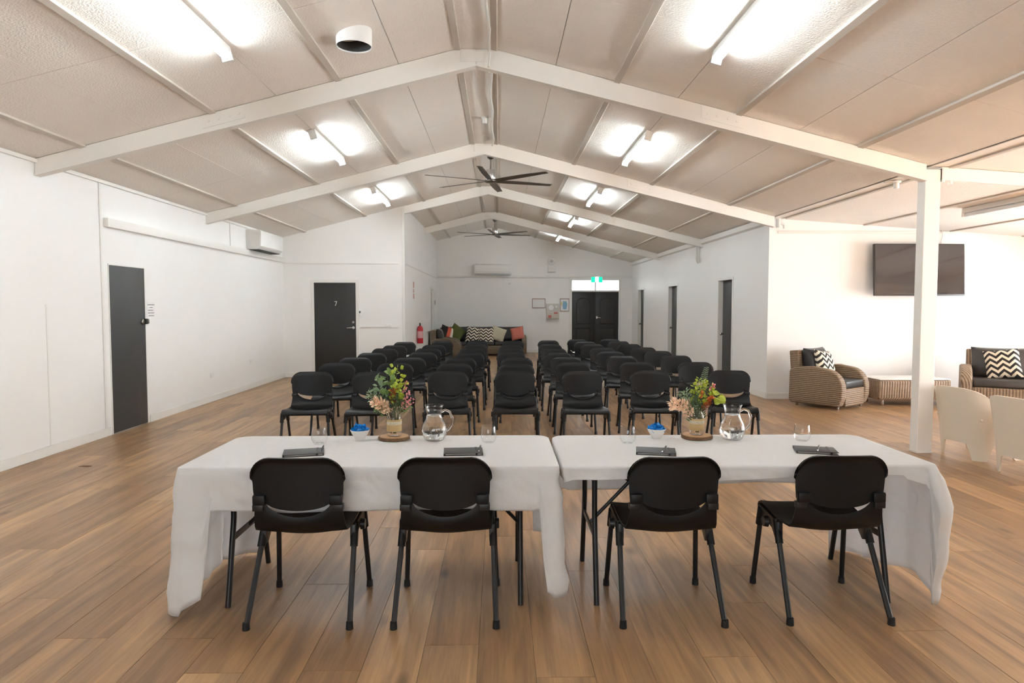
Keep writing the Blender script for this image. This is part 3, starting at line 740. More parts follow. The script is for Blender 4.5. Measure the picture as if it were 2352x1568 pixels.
# exit sign
e = thing('exit_sign', 'green and white lit running-man exit sign above the double doors', 'sign', (3.22, YB - .12, 2.41))
box_obj('case', -.19, .19, -.02, .02, -.095, .095, 'white_plastic', e, bevel=.004)
for (a, b_) in ((-.18, -.055), (.06, .18)): box_obj('green_panel', a, b_, -.024, -.02, -.085, .085, 'green_sign', e)
box_obj('white_panel', -.055, .06, -.023, -.02, -.085, .085, 'white_sign', e)
g = MB(); g.ball((.012, -.025, .055), .013, .003, .013); g.prism([(-.012, .035), (.015, .042), (.012, -.005), (-.010, -.005)], -.026, -.023); g.prism([(-.010, -.005), (.004, -.005), (-.018, -.06), (-.03, -.055)], -.026, -.023)
g.prism([(.0, -.005), (.012, -.005), (.03, -.04), (.02, -.065), (.012, -.06), (.018, -.04)], -.026, -.023); g.prism([(.012, .035), (.035, .01), (.03, .004), (.008, .024)], -.026, -.023)
g.build('running_figure', 'green_sign', e)
for s in (-1, 1): MB().tube([(s * .12, 0, .095), (s * .12, .10, .12)], .005, 6).build('hanger', 'white_plastic', e)

# wall pieces on the end wall
a = thing('air_conditioner', 'white split air conditioner on the end wall above the wicker sofa', 'air conditioner', (-.185, YB, 2.74), group='air conditioners')
prof = [(0, -.17), (-.17, -.17), (-.21, -.12), (-.225, .02), (-.21, .14), (-.17, .17), (0, .17)]
MB().prism(prof, -.61, .61, 'yz').build('body', 'white_plastic', a, bevel=.008)
MB().box(-.56, .56, -.20, -.08, -.176, -.168).build('louver', 'grey_plastic', a)
MB().box(-.58, .58, -.226, -.218, -.085, -.078).build('seam', 'grey_plastic', a)
a = thing('air_conditioner', 'large white boxy air conditioner high on the long side wall', 'air conditioner', (XL, 13.05, 2.755), group='air conditioners')
MB().prism([(0, -.18), (.20, -.18), (.27, -.12), (.28, .14), (.26, .175), (0, .175)], -.63, .63).build('body', 'white_plastic', a, bevel=.01)
MB().box(.04, .22, -.58, .58, -.187, -.178).build('louver', 'dark_hole', a)
MB().box(.10, .25, -.632, -.630, -.13, .13).build('side_cap', 'trim', a)
bl = thing('alarm_bell', 'round white alarm bell on the end wall above a white box', 'alarm', (1.74, YB, 3.02))
MB().lathe([(.13, 0), (.13, .02), (.10, .05), (.075, .055)], 28).build('ring', 'white_plastic', bl).rotation_euler = (R(90), 0, 0)
MB().lathe([(.06, 0), (.06, .058), (.03, .07), (.0, .072)], 24).build('dome', 'grey_plastic', bl).rotation_euler = (R(90), 0, 0)
bx = thing('emergency_light', 'square white emergency light box below the round alarm bell', 'light box', (1.74, YB, 2.765))
box_obj('case', -.125, .125, -.09, 0, -.10, .10, 'white_plastic', bx, bevel=.006); box_obj('lens', -.09, .09, -.093, -.09, -.02, .06, 'trim', bx)
def picture(x0, x1, z0, z1, label, m):
    p = thing('framed_plan', label, 'picture', ((x0 + x1) / 2, YB, (z0 + z1) / 2)); w, h = (x1 - x0) / 2, (z1 - z0) / 2
    f = MB(); f.box(-w, w, -.02, 0, h - .025, h); f.box(-w, w, -.02, 0, -h, -h + .025); f.box(-w, -w + .02, -.02, 0, -h + .025, h - .025); f.box(w - .02, w, -.02, 0, -h + .025, h - .025)
    f.build('frame', 'frame_wood', p); box_obj('sheet', -w + .02, w - .02, -.008, 0, -h + .025, h - .025, 'paper', p); return p
p = picture(1.10, 1.54, 1.47, 1.79, 'landscape framed white notice beside the fire panel', None)
p = picture(2.02, 2.33, 1.36, 1.79, 'portrait framed evacuation plan printed in blue and yellow', None)
MB().prism([(-.05, .12), (.06, .12), (.09, .02), (.06, -.14), (-.04, -.14), (-.07, -.02)], -.0095, -.008).build('printed_blue_area', 'blue_print', p); MB().prism([(-.12, .08), (-.08, .10), (-.08, -.03), (-.11, -.02)], -.0095, -.008).build('printed_yellow_area', 'yellow_print', p)
fp = thing('fire_alarm_box', 'beige fire alarm panel with white dial and red labels', 'panel', (1.78, YB, 1.37))
box_obj('case', -.205, .205, -.13, 0, -.245, .245, 'panel_beige', fp, bevel=.006)
box_obj('glass_window', -.165, .165, -.133, -.13, -.02, .215, 'grey_plastic', fp)
MB().tube([(-.06, -.133, .12), (-.06, -.14, .12)], .085, 20).build('dial', 'paper', fp); MB().tube([(.11, -.133, .15), (.11, -.14, .15)], .035, 16).build('gauge', 'paper', fp)
box_obj('red_label', .03, .16, -.134, -.13, -.09, -.03, 'pale_red', fp); box_obj('red_label', -.16, -.05, -.134, -.13, -.22, -.13, 'pale_red', fp); box_obj('grey_label', -.16, -.02, -.134, -.13, -.10, -.05, 'grey_plastic', fp)
st = thing('door_sensor', 'tiny white sensor high on the end wall below the air conditioner', 'sensor', (.36, YB, 2.30)); box_obj('case', -.045, .045, -.03, 0, -.04, .04, 'white_plastic', st, bevel=.006)
# narrow wall: extinguisher, sign, thermostat
ex = thing('fire_extinguisher', 'red fire extinguisher hanging on the narrow side wall', 'extinguisher', (XN + .09, 16.55, .62))
MB().lathe([(.0, 0), (.068, .0), (.075, .01), (.075, .36), (.06, .41), (.025, .435)], 20).build('cylinder', 'red', ex)
MB().lathe([(.0765, .13), (.0765, .30)], 20, cap=False).build('label', 'ext_label', ex, smooth=40)
v = MB().tube([(0, 0, .43), (0, 0, .49)], .02, 10); v.box(-.012, .012, -.09, .02, .485, .50); v.box(-.012, .012, -.08, .02, .46, .47); v.build('valve', 'black_metal', ex)
MB().tube([(0, .02, .46), (0, .09, .44), (-.02, .10, .30), (-.02, .095, .12)], .010, 8).build('hose', 'rubber', ex)
sg = thing('fire_sign', 'narrow red and white fire sign above the extinguisher', 'sign', (XN, 16.04, 1.91)); box_obj('plate', 0, .004, -.1, .1, -.22, .22, 'paper', sg)
for (a_, b_) in ((.06, .20), (-.20, -.08)): box_obj('red_field', .004, .005, -.085, .085, a_, b_, 'pale_red', sg)
box_obj('printed_text', .004, .005, -.07, .07, -.05, .03, 'pale_red', sg)
th = thing('wall_intercom', 'small grey wall intercom next to the narrow white door', 'intercom', (XN, 21.25, 1.65)); box_obj('case', 0, .03, -.05, .05, -.07, .07, 'grey_plastic', th, bevel=.004)
# coil on right wall
cl = thing('cable_coil', 'white coiled cable hanging high on the corridor door wall', 'cable', (XR, 14.72, 2.66))
pts = [(-.035 - .004 * math.sin(k), .085 * math.cos(2 * PI * k / 16), .17 * math.sin(2 * PI * k / 16)) for k in range(65)]
MB().tube([(p[0] - .0005 * i, p[1] * (1 - .004 * (i // 16)), p[2]) for i, p in enumerate(pts)], .014, 7).build('loops', 'cable', cl)
MB().tube([(-.04, 0, .17), (-.03, 0, .24), (0, -.02, .26)], .012, 7).build('tail', 'cable', cl)
MB().tube([(0, 0, .15), (-.06, 0, .155)], .012, 8).build('hook', 'chrome', cl)
for (yy_, zz_, w) in ((10.85, .42, 'nearer'), (12.55, .50, 'farther')):
    so = thing('power_outlet', 'white power outlet low on the long side wall, the %s one' % w, 'outlet', (XL, yy_, zz_)); box_obj('plate', 0, .010, -.06, .06, -.035, .035, 'white_plastic', so, bevel=.003); box_obj('rocker', .010, .013, -.03, -.01, -.01, .01, 'trim', so)

# ------------------------------------------------------------------ screen wall
tv = thing('television', 'large flat black television on the bright lounge wall', 'television', (6.80, YT - .19, 2.12)); tv.rotation_euler = (R(-4), 0, 0)
box_obj('body', -.74, .74, -.01, .04, -.42, .42, 'tv_body', tv, bevel=.006); box_obj('screen', -.725, .725, -.0125, -.009, -.395, .41, 'screen', tv)
box_obj('maker_mark', .0, .035, -.013, -.010, -.413, -.403, 'chrome', tv)
MB().box(-.2, .2, .04, .17, -.2, .2).build('wall_mount', 'black_metal', tv)
c = MB().tube([(7.50, YT - .02, 1.92), (7.60, YT - .03, 2.0), (7.74, YT - .03, 1.98), (7.79, YT - .03, 1.88), (7.72, YT - .03, 1.80), (7.58, YT - .03, 1.84), (7.42, YT - .03, 1.90)], .006, 6)
tag(c.build('tv_cable', 'cable'), 'thin white cable loop beside the television', 'cable')
c = MB().tube([(7.25, YT - .02, 2.56), (7.27, YT - .03, 2.7), (7.26, YT - .03, 2.80), (7.28, YT - .03, za(7.2) - .02)], .006, 6)
tag(c.build('tv_cable', 'cable'), 'thin white cable rising from the television to the ceiling', 'cable')

# ------------------------------------------------------------------ black stacking chair
def make_chair():
    t = thing('stacking_chair', 'x', 'chair')
    # seat shell: profile from the front lip back and up
    prof = [(.238, .425), (.245, .440), (.235, .452), (.20, .456), (.12, .450), (.04, .440), (-.04, .434), (-.11, .436), (-.155, .450), (-.182, .475), (-.198, .505), (-.210, .54), (-.2165, .575), (-.2205, .603)]
    P = []
    nu = 24
    for i in range(nu + 1):
        u = math.sin((-1 + 2 * i / nu) * PI / 2); row = []
        for j, (y, z) in enumerate(prof):
            hw = interp([(0, .225), (3, .228), (7, .225), (9, .218), (13, .205)], j); x = u * hw; yy, zz = y, z
            if 3 <= j <= 8: zz = z + .012 * (u * u) - .010 * (1 - u * u) * math.sin(PI * (j - 3) / 5.5)      # dished seat
            if j >= 8:                                                                                    # smile cut
                cut = max(0.0, 1 - (x / .158) ** 2) if abs(x) < .158 else 0.0
                k = (j - 8) / 5.0; top = .603 - .078 * cut ** .6
                base = prof[8][1]; zz = base + (z - base) * ((top - base) / (prof[13][1] - base))
                yy = interp([(q[1], q[0]) for q in prof[8:]], zz); yy += .02 * u * u * k
                yy -= .022 * (1 - u * u) * math.sin(PI * min(1, k * .9 + .1)) * .7
            if j in (7, 8): zz -= .012 * (1 - u * u)
            row.append((x, yy, zz))
        P.append(row)
    MB().solid_grid(P, -.010).build('seat', 'plastic', t, smooth=60)
    # backrest panel
    nz = 16; P = []
    for i in range(nu + 1):
        u = math.sin((-1 + 2 * i / nu) * PI / 2); row = []
        for j in range(nz + 1):
            s = 1 - (1 - j / nz) ** 1.5; bot = .606 - .044 * math.sqrt(max(0, 1 - (u * .208 / .155) ** 2)) if abs(u * .208) < .155 else .606
            pass
            topz = .820 - .088 * (1 - math.sqrt(max(0.0, 1 - (max(0.0, abs(u) - .58) / .42) ** 2)))
            z = bot + (topz - bot) * s
            hw = interp([(.54, .205), (.60, .2085), (.66, .214), (.74, .216), (.80, .214), (.83, .213)], z)
            x = u * hw; y = -.214 - .10 * (z - .58) ** 1.0 * .6 + .026 * u * u - .010
            y -= .020 * smoothstep(topz - .030, topz, z) * (.35 + .65 * smoothstep(.70, .78, topz))
            row.append((x, y, z))
        P.append(row)
    bk = MB().solid_grid(P, -.010).build('backrest', 'plastic', t, smooth=60)
    for s in (-1, 1):    # lugs joining backrest and seat shell
        MB().box(s * .180 - .030, s * .180 + .030, -.233, -.198, .590, .640).build('back_lug', 'plastic', t, bevel=.008)
        MB().box(s * .188 - .026, s * .188 + .026, -.222, -.186, .560, .592).build('hinge_plate', 'black_metal', t, bevel=.004)
    # side brackets, legs
    for s in (-1, 1):
        br = MB(); br.prism([(-.05, .44), (.215, .455), (.225, .43), (.20, .375), (.15, .37), (.10, .395), (.03, .385), (-.02, .34), (-.055, .35)], s * .222 - .014, s * .222 + .014, 'yz')
        o = br.build('side_bracket', 'black_metal', t, bevel=.005)
        MB().tube([(s * .236, .085, .40), (s * .258, .085, .40)], [.030, .026], 14).build('link_disc', 'black_metal', o)
        MB().tube([(s * .226, .195, .42), (s * .246, .248, .012)], .0135, 10).build('leg', 'black_metal', t)
        MB().tube([(s * .226, -.015, .42), (s * .244, -.245, .012)], .0135, 10).build('leg', 'black_metal', t)
        MB().tube([(s * .226, .195, .44), (s * .231, .21, .345)], .0195, 10).build('leg_socket', 'plastic', t)
        MB().tube([(s * .226, -.01, .44), (s * .230, -.065, .335)], .0195, 10).build('leg_socket', 'plastic', t)
        for (px, py) in ((s * .246, .248), (s * .244, -.245)): MB().tube([(px, py, .0), (px, py, .035)], [.018, .016], 10).build('foot', 'rubber', t)
    MB().tube([(-.226, .08, .405), (.226, .08, .405)], .011, 8).build('crossbar', 'black_metal', t)
    return t
chair0 = make_chair()
ORD = ['first', 'second', 'third', 'fourth', 'fifth', 'sixth', 'seventh', 'eighth']
def place_chair(x, y, rz, label, group, first=[True]):
    if first[0]: o = chair0; first[0] = False
    else: o = copy_tree(chair0)
    o.location = (x, y, 0); o.rotation_euler = (0, 0, rz); o['label'] = label; o['group'] = group
    return o
near_lab = ['black plastic chair pushed to the left table, nearer its long hanging cloth end', 'black plastic chair pushed to the left table, nearer the gap between tables',
            'black plastic chair at the right table, nearer the gap between tables', 'black plastic chair at the right table, nearer the white column']
for (x, y, a), lb in zip(((-.955, 3.37, 0), (-.258, 3.365, 0), (.835, 3.355, 0), (1.648, 3.365, -1)), near_lab): place_chair(x, y, R(a), lb, 'chairs behind the tables')
rows = [[(-2.06, 7.43), (-1.39, 7.40), (-0.57, 7.45), (0.18, 7.47), (0.93, 7.44), (1.70, 7.49), (2.60, 7.49)],
        [(-2.06, 8.56), (-1.32, 8.55), (-0.56, 8.47), (0.22, 8.41), (0.95, 8.60), (1.79, 8.62), (2.55, 8.63)],
        [(-2.03, 9.50), (-1.26, 9.48), (-0.55, 9.45), (0.25, 9.42), (0.95, 9.50), (1.79, 9.72), (2.60, 9.78)],
        [(-1.97, 10.42), (-1.20, 10.55), (-0.46, 10.54), (0.19, 10.58), (0.92, 10.42), (1.79, 10.69), (2.58, 10.80)],
        [(-1.96, 11.54), (-1.22, 11.52), (-0.47, 11.63), (0.21, 11.50), (0.94, 11.50), (1.82, 11.71), (2.54, 11.73)],
        [(-1.93, 12.43), (-1.22, 12.55), (-0.45, 12.80), (0.22, 12.50), (0.98, 12.80), (1.78, 12.74), (2.50, 12.78)],
        [(-1.91, 13.63), (-1.18, 14.0), (-0.45, 14.20), (0.30, 14.1), (1.05, 14.2), (1.77, 13.70), (2.48, 13.82)],
        [None, None, None, None, None, (1.72, 14.63), (2.46, 14.78)]]
turn = [5, 4, 1, 0, -1, -5, -9]
rc = random.Random(11)
for r, row in enumerate(rows):
    for c_, q in enumerate(row):
        if not q: continue
        rowname = 'front' if r == 0 else ORD[r]
        lab = 'black plastic chair in the %s row from the tables, %s from the door 7 side' % (rowname, ORD[c_])
        if r == 7: lab = 'black plastic chair in the eighth rearmost row, the one %s the corridor doors' % ('nearer' if c_ == 6 else 'farther from')
        a = turn[c_] + rc.uniform(-2.5, 2.5); fx, fy = q[0] * .98, q[1] * .98
        rz = R(180 + a); # back of the chair (local y -.235) sits at fx, fy
        ox = fx - (-math.sin(rz)) * -.235; oy = fy - math.cos(rz) * -.235
        place_chair(ox, oy, rz, lab, 'audience chairs in rows')

# ------------------------------------------------------------------ trestle tables
def trestle(x0, x1, y0, y1, legs, label):
    t = thing('trestle_table', label, 'table', ((x0 + x1) / 2, (y0 + y1) / 2, 0), group='trestle tables'); cx, cy = (x0 + x1) / 2, (y0 + y1) / 2
    MB().box(x0 - cx, x1 - cx, y0 - cy, y1 - cy, .705, .738).build('tabletop', 'table_top', t, bevel=.012)
    for i, lx in enumerate(legs):
        X = lx - cx; s = 1 if i == 0 else -1
        for sy in (-1, 1):
            MB().tube([(X, sy * .20, .71), (X, sy * .20, .44), (X, sy * .205, .41), (X, sy * .30, .0)], .0145, 10).build('leg', 'black_metal', t)
        MB().box(X - .006, X + .006, -.23, .23, .315, .345).build('leg_crossbar', 'black_metal', t, bevel=.002)
        MB().box(X - .006, X + .006, -.20, .20, .60, .622).build('leg_crossbar', 'black_metal', t, bevel=.002)
        MB().tube([(X, 0, .33), (X + s * .22, 0, .56), (X + s * .45, 0, .70)], .010, 8).build('folding_brace', 'black_metal', t)
        MB().tube([(X, 0, .61), (X + s * .16, 0, .615), (X + s * .22, 0, .565)], .009, 8).build('folding_brace', 'black_metal', t)
    return t
trestle(-1.555, .275, 3.285, 4.045, (-1.38, .11), 'folding trestle table with black legs, under the left cloth')
trestle(.335, 2.165, 3.275, 4.035, (.50, 2.01), 'folding trestle table with black legs, under the right cloth')

def cloth(x0, x1, y0, y1, ztop, drop, flare, amp, name_label, seed, rfront=.03, rback=.07):
    """cloth over a table: flat top plus a skirt whose length follows drop(side, u)"""
    rg = random.Random(seed); path = []
    def arc(cx, cy, r, a0, a1, side, u):
        n = 9
        for k in range(n + 1):
            a = R(a0 + (a1 - a0) * k / n); path.append((cx + r * math.cos(a), cy + r * math.sin(a), math.cos(a), math.sin(a), side, k / n))
    def line(xa, ya, xb, yb, nx, ny, side):
        L_ = math.hypot(xb - xa, yb - ya); n = max(2, int(L_ / .018))
        for k in range(1, n): s = k / n; path.append((xa + (xb - xa) * s, ya + (yb - ya) * s, nx, ny, side, s))
    arc(x0 + rfront, y0 + rfront, rfront, 180, 270, 'FL', 0); line(x0 + rfront, y0, x1 - rfront, y0, 0, -1, 'front')
    arc(x1 - rfront, y0 + rfront, rfront, 270, 360, 'FR', 0); line(x1, y0 + rfront, x1, y1 - rback, 1, 0, 'right')
    arc(x1 - rback, y1 - rback, rback, 0, 90, 'BR', 0); line(x1 - rback, y1, x0 + rback, y1, 0, 1, 'back')
    arc(x0 + rback, y1 - rback, rback, 90, 180, 'BL', 0); line(x0, y1 - rback, x0, y0 + rfront, -1, 0, 'left')
    n = len(path); rows_ = 22; b = MB(); slen = 0; S = []
    for i, p in enumerate(path):
        q = path[i - 1]; slen += math.hypot(p[0] - q[0], p[1] - q[1]) if i else 0; S.append(slen)
    ph = [rg.uniform(0, 6.28) for _ in range(5)]; kf = [rg.uniform(9, 14), rg.uniform(18, 26), rg.uniform(30, 42)]
    ring = []
    # inner ring and top
    for (px, py, nx, ny, sd, u) in path: b.v.append((px - nx * .02, py - ny * .02, ztop))
    b.f.append(tuple(range(n)))
    for i, (px, py, nx, ny, sd, u) in enumerate(path):
        s = S[i]; h = drop(sd, u, px, py)
        for j in range(rows_ + 1):
            if j == 0: d_, out = 0.0, 0.0; z = ztop; o_ = 0
            elif j == 1: z = ztop - .003; o_ = .005; d_ = 0
            else:
                k = (j - 1) / (rows_ - 1); d_ = h * k; z = ztop - .006 - (h - .006) * k
                w = math.sin(s * kf[0] + ph[0]) + .55 * math.sin(s * kf[1] + ph[1]) + .25 * math.sin(s * kf[2] + ph[2] + 3 * d_)
                wr_ = noise.noise(Vector((s * 6.0 + d_ * 5, d_ * 9.0 - s * 2, seed))) * .014 + noise.noise(Vector((s * 14.0 - d_ * 12, d_ * 16.0, seed + 5))) * .004
                o_ = .008 + flare(sd, u, d_, px, py) + wr_ * min(1, d_ / .06) + amp(sd) * w * min(1, d_ / .35) ** 1.2
            b.v.append((px + nx * o_, py + ny * o_, max(z, .004)))
    m_ = rows_ + 1
    for i in range(n):
        q = (i + 1) % n; b.f.append((i, q, n + q * m_, n + i * m_))
        for j in range(rows_): b.f.append((n + i * m_ + j, n + q * m_ + j, n + q * m_ + j + 1, n + i * m_ + j + 1))
    o = b.build('tablecloth', 'cloth', None, smooth=70)
    md = o.modifiers.new('thickness', 'SOLIDIFY'); md.thickness = .002; md.offset = 1
    return tag(o, name_label, 'tablecloth', 'white tablecloths')
def dropL(sd, u, px, py):
    if sd == 'front':
        l = px - (-1.57); r = .30 - px
        v = .212 + .006 * math.sin(px * 5)
        v += (.60 - .212) * (1 - smoothstep(.135, .160, l)) if l < .2 else 0
        if l < .14: v = .62 + .08 * (1 - l / .14)
        if r < .12: v = .212 + (.60 - .212) * (1 - smoothstep(.07, .10, r)); v = v if r > .07 else .60 + .05 * (1 - r / .07)
        return v
    if sd == 'FL': return .71 - .0 * u
    if sd == 'FR': return .64
    if sd == 'left': return interp([(0, .72), (.35, .735), (.6, .69), (1, .70)], u)   # back to front
    if sd == 'right': return interp([(0, .64), (.3, .60), (1, .6)], u)
    if sd == 'BL': return .725
    if sd == 'BR': return .6
    if sd == 'back':
        l = px - (-1.57); r = .30 - px
        return .60 if r < .1 else (.72 if l < .1 else .18)
def flareL(sd, u, d, px, py):
    if sd in ('FL', 'left'): return .055 * (d / .7)
    if sd == 'front':
        l = px + 1.57; r = .30 - px
        return .07 * (d / .7) if l < .2 else (.05 * d / .6 if r < .15 else .01 * d / .2)
    if sd in ('FR',): return .05 * d / .6
    if sd == 'right': return .004 * d / .6
    return .02 * d / .6
ampf = lambda sd: {'front': .006, 'left': .016, 'right': .012, 'FL': .006, 'FR': .010}.get(sd, .010)
cloth(-1.57, .292, 3.27, 4.06, .742, dropL, flareL, ampf, 'white cloth on the left table, hanging deep toward the room side', 4, .02, .08)
def dropR(sd, u, px, py):
    if sd == 'front':
        r = 2.18 - px; v = .056 + .006 * math.sin(px * 6 + 1) + .012 * math.sin(px * 2.1)
        if r < .16: v = .066 + .05 * (1 - r / .16)
        if r < .05: v = .12 + .57 * (1 - smoothstep(.0, .05, r))
        return v
    if sd == 'FL': return .07 + .02 * (1 - u)
    if sd == 'left': return interp([(0, .33), (.12, .12), (1, .08)], u)
    if sd == 'FR': return .69 + .02 * u
    if sd == 'right': return interp([(0, .735), (.12, .715), (.3, .64), (.5, .66), (.75, .70), (1, .737)], u)
    if sd == 'BR': return .737
    if sd == 'back':
        r = 2.18 - px; return .737 if r < .12 else (.32 + .02 * math.sin(px * 3))
    return .33
def flareR(sd, u, d, px, py):
    if sd in ('right',): return .075 * math.sin(min(1, d / .34) * PI * .5) * (1 - u * .5) - .03 * max(0, (d - .3) / .4) * (1 - u)
    if sd == 'FR': return .085 * math.sin(min(1, d / .26) * PI * .5) - .045 * max(0, (d - .26) / .45)
    if sd == 'front': return .01 * d / .1
    return .02 * d / .6
ampr = lambda sd: {'front': .003, 'right': .022, 'FR': .006}.get(sd, .010)
cloth(.325, 2.18, 3.26, 4.05, .742, dropR, flareR, ampr, 'white cloth on the right table, short in front and long at the end', 9, .03, .08)
ZT = .7445

# ------------------------------------------------------------------ table ware
def put(proto, loc, label, rz=0.0):
    o = proto if proto.get('label') == 'x' else copy_tree(proto); o.location = loc; o.rotation_euler = (0, 0, rz); o['label'] = label; return o
gl = thing('drinking_glass', 'x', 'glass', group='stemless glasses')
MB().lathe([(.0, .004), (.024, .003), (.027, .0), (.036, .010), (.0435, .026), (.0460, .042), (.0440, .064), (.0395, .094), (.0390, .0955), (.0385, .094)], 36, cap=False).build('bowl', 'thin_glass', gl, smooth=70)
for (x, y, l) in ((-1.03, 3.83, 'stemless glass on the left table beside the blue sweets'), (-.06, 3.84, 'stemless glass on the left table beside the jug'), (.74, 3.81, 'stemless glass on the right table beside the blue sweets'), (1.77, 3.85, 'stemless glass alone near the right table end')): put(gl, (x, y, ZT), l)

jg = thing('water_jug', 'x', 'jug', group='water jugs')
MB().lathe([(.0, .0), (.050, .0), (.058, .006), (.073, .04), (.075, .062), (.066, .095), (.048, .13), (.0435, .155), (.047, .185), (.056, .206), (.0550, .2075), (.0540, .206)], 36, cap=False).build('body', 'thin_glass', jg, smooth=70)
MB().lathe([(.0, .012), (.0535, .013), (.0695, .041), (.0717, .062), (.063, .095), (.0455, .131), (.0425, .148), (.0, .148)], 36).build('water', 'water', jg, smooth=50)
MB().tube([(.044, 0, .168), (.065, 0, .180), (.092, 0, .170), (.108, 0, .135), (.104, 0, .095), (.085, 0, .066), (.073, 0, .058)], .007, 10).build('handle', 'glass', jg, smooth=70)
put(jg, (-.38, 3.92, ZT), 'glass jug of water on the left table', R(-8)); put(jg, (1.38, 3.91, ZT), 'glass jug of water on the right table', R(-5))

bw = thing('candy_bowl', 'x', 'bowl', group='bowls of sweets')
MB().lathe([(.0, .004), (.022, .004), (.026, .0), (.028, .006), (.046, .035), (.057, .058), (.0555, .059), (.044, .036), (.026, .012), (.0, .010)], 28).build('dish', 'white_plastic', bw, smooth=60)
put(bw, (-.82, 3.94, ZT), 'small white bowl of blue wrapped sweets on the left table'); put(bw, (.94, 3.95, ZT), 'small white bowl of blue wrapped sweets on the right table')
cd = MB(); cd.ball((0, 0, 0), .017, .010, .010, 8, 6)
for s in (-1, 1):
    P = []
    for i in range(2):
        P.append([(s * (.014 + .016 * i), (.003 + .014 * i) * math.cos(2 * PI * k / 8), (.003 + .010 * i) * math.sin(2 * PI * k / 8) * (1 + .4 * (-1) ** k)) for k in range(9)])
    cd.grid(P)
c0 = cd.build('wrapped_sweet', 'blue_wrap', None, smooth=25); firstc = True; rs = random.Random(2)
for (bx_, by_, w) in ((-.82, 3.94, 'left'), (.94, 3.95, 'right')):
    for k in range(11):
        a = 2 * PI * k / 7 + .3; r = .026 if k < 7 else (.013 if k < 10 else 0); z = .061 if k < 7 else (.073 if k < 10 else .084)
        o = c0 if firstc else c0.copy()
        if not firstc: COL.objects.link(o)
        firstc = False
        o.location = (bx_ + r * math.cos(a), by_ + r * math.sin(a), ZT + z - (0 if w == 'left' else .004)); o.rotation_euler = (rs.uniform(-.3, .3), rs.uniform(-.25, .25), rs.uniform(0, 6.28)); o.scale = (.92,) * 3
        tag(o, 'shiny blue wrapped sweet in the white bowl on the %s table' % w, 'sweet', 'blue sweets in the %s bowl' % w)

def wood_slice(loc, label, seed):
    rg = random.Random(seed); wob = [1 + .03 * math.sin(3 * k * 2 * PI / 36 + seed) + rg.uniform(-.012, .012) for k in range(36)]
    t = thing('wood_slice', label, 'coaster', loc, group='wood slices')
    MB().lathe([(.086, 0), (.093, .004), (.093, .017), (.088, .020), (.0, .020)], 36, wob=wob).build('bark', 'bark', t, smooth=50)
    MB().lathe([(.085, .0195), (.084, .0212), (.0, .0213)], 36, wob=wob).build('cut_face', 'slice', t, smooth=50)
wood_slice((-.62, 3.95, ZT), 'round wood slice with bark under the left flower jar', 3); wood_slice((1.18, 3.95, ZT), 'round wood slice with bark under the right flower jar', 8)
def jar(loc, label):
    t = thing('flower_jar', label, 'jar', loc, group='flower jars')
    MB().lathe([(.0, 0), (.036, 0), (.042, .006), (.042, .105), (.038, .122), (.030, .132), (.030, .150), (.029, .151)], 28, cap=False).build('glass_body', 'thin_glass', t, smooth=70)
    MB().lathe([(.0428, .028), (.0436, .029), (.0436, .098), (.0428, .099)], 28, cap=False).build('hessian_band', 'hessian', t)
    MB().lathe([(.0432, .068), (.0442, .069), (.0442, .088), (.0432, .089)], 28, cap=False).build('lace_band', 'cream_fabric', t)
    return t
jar((-.62, 3.95, ZT + .0215), 'glass jar with hessian band holding flowers on the left table'); jar((1.18, 3.95, ZT + .0215), 'glass jar with hessian band holding flowers on the right table')

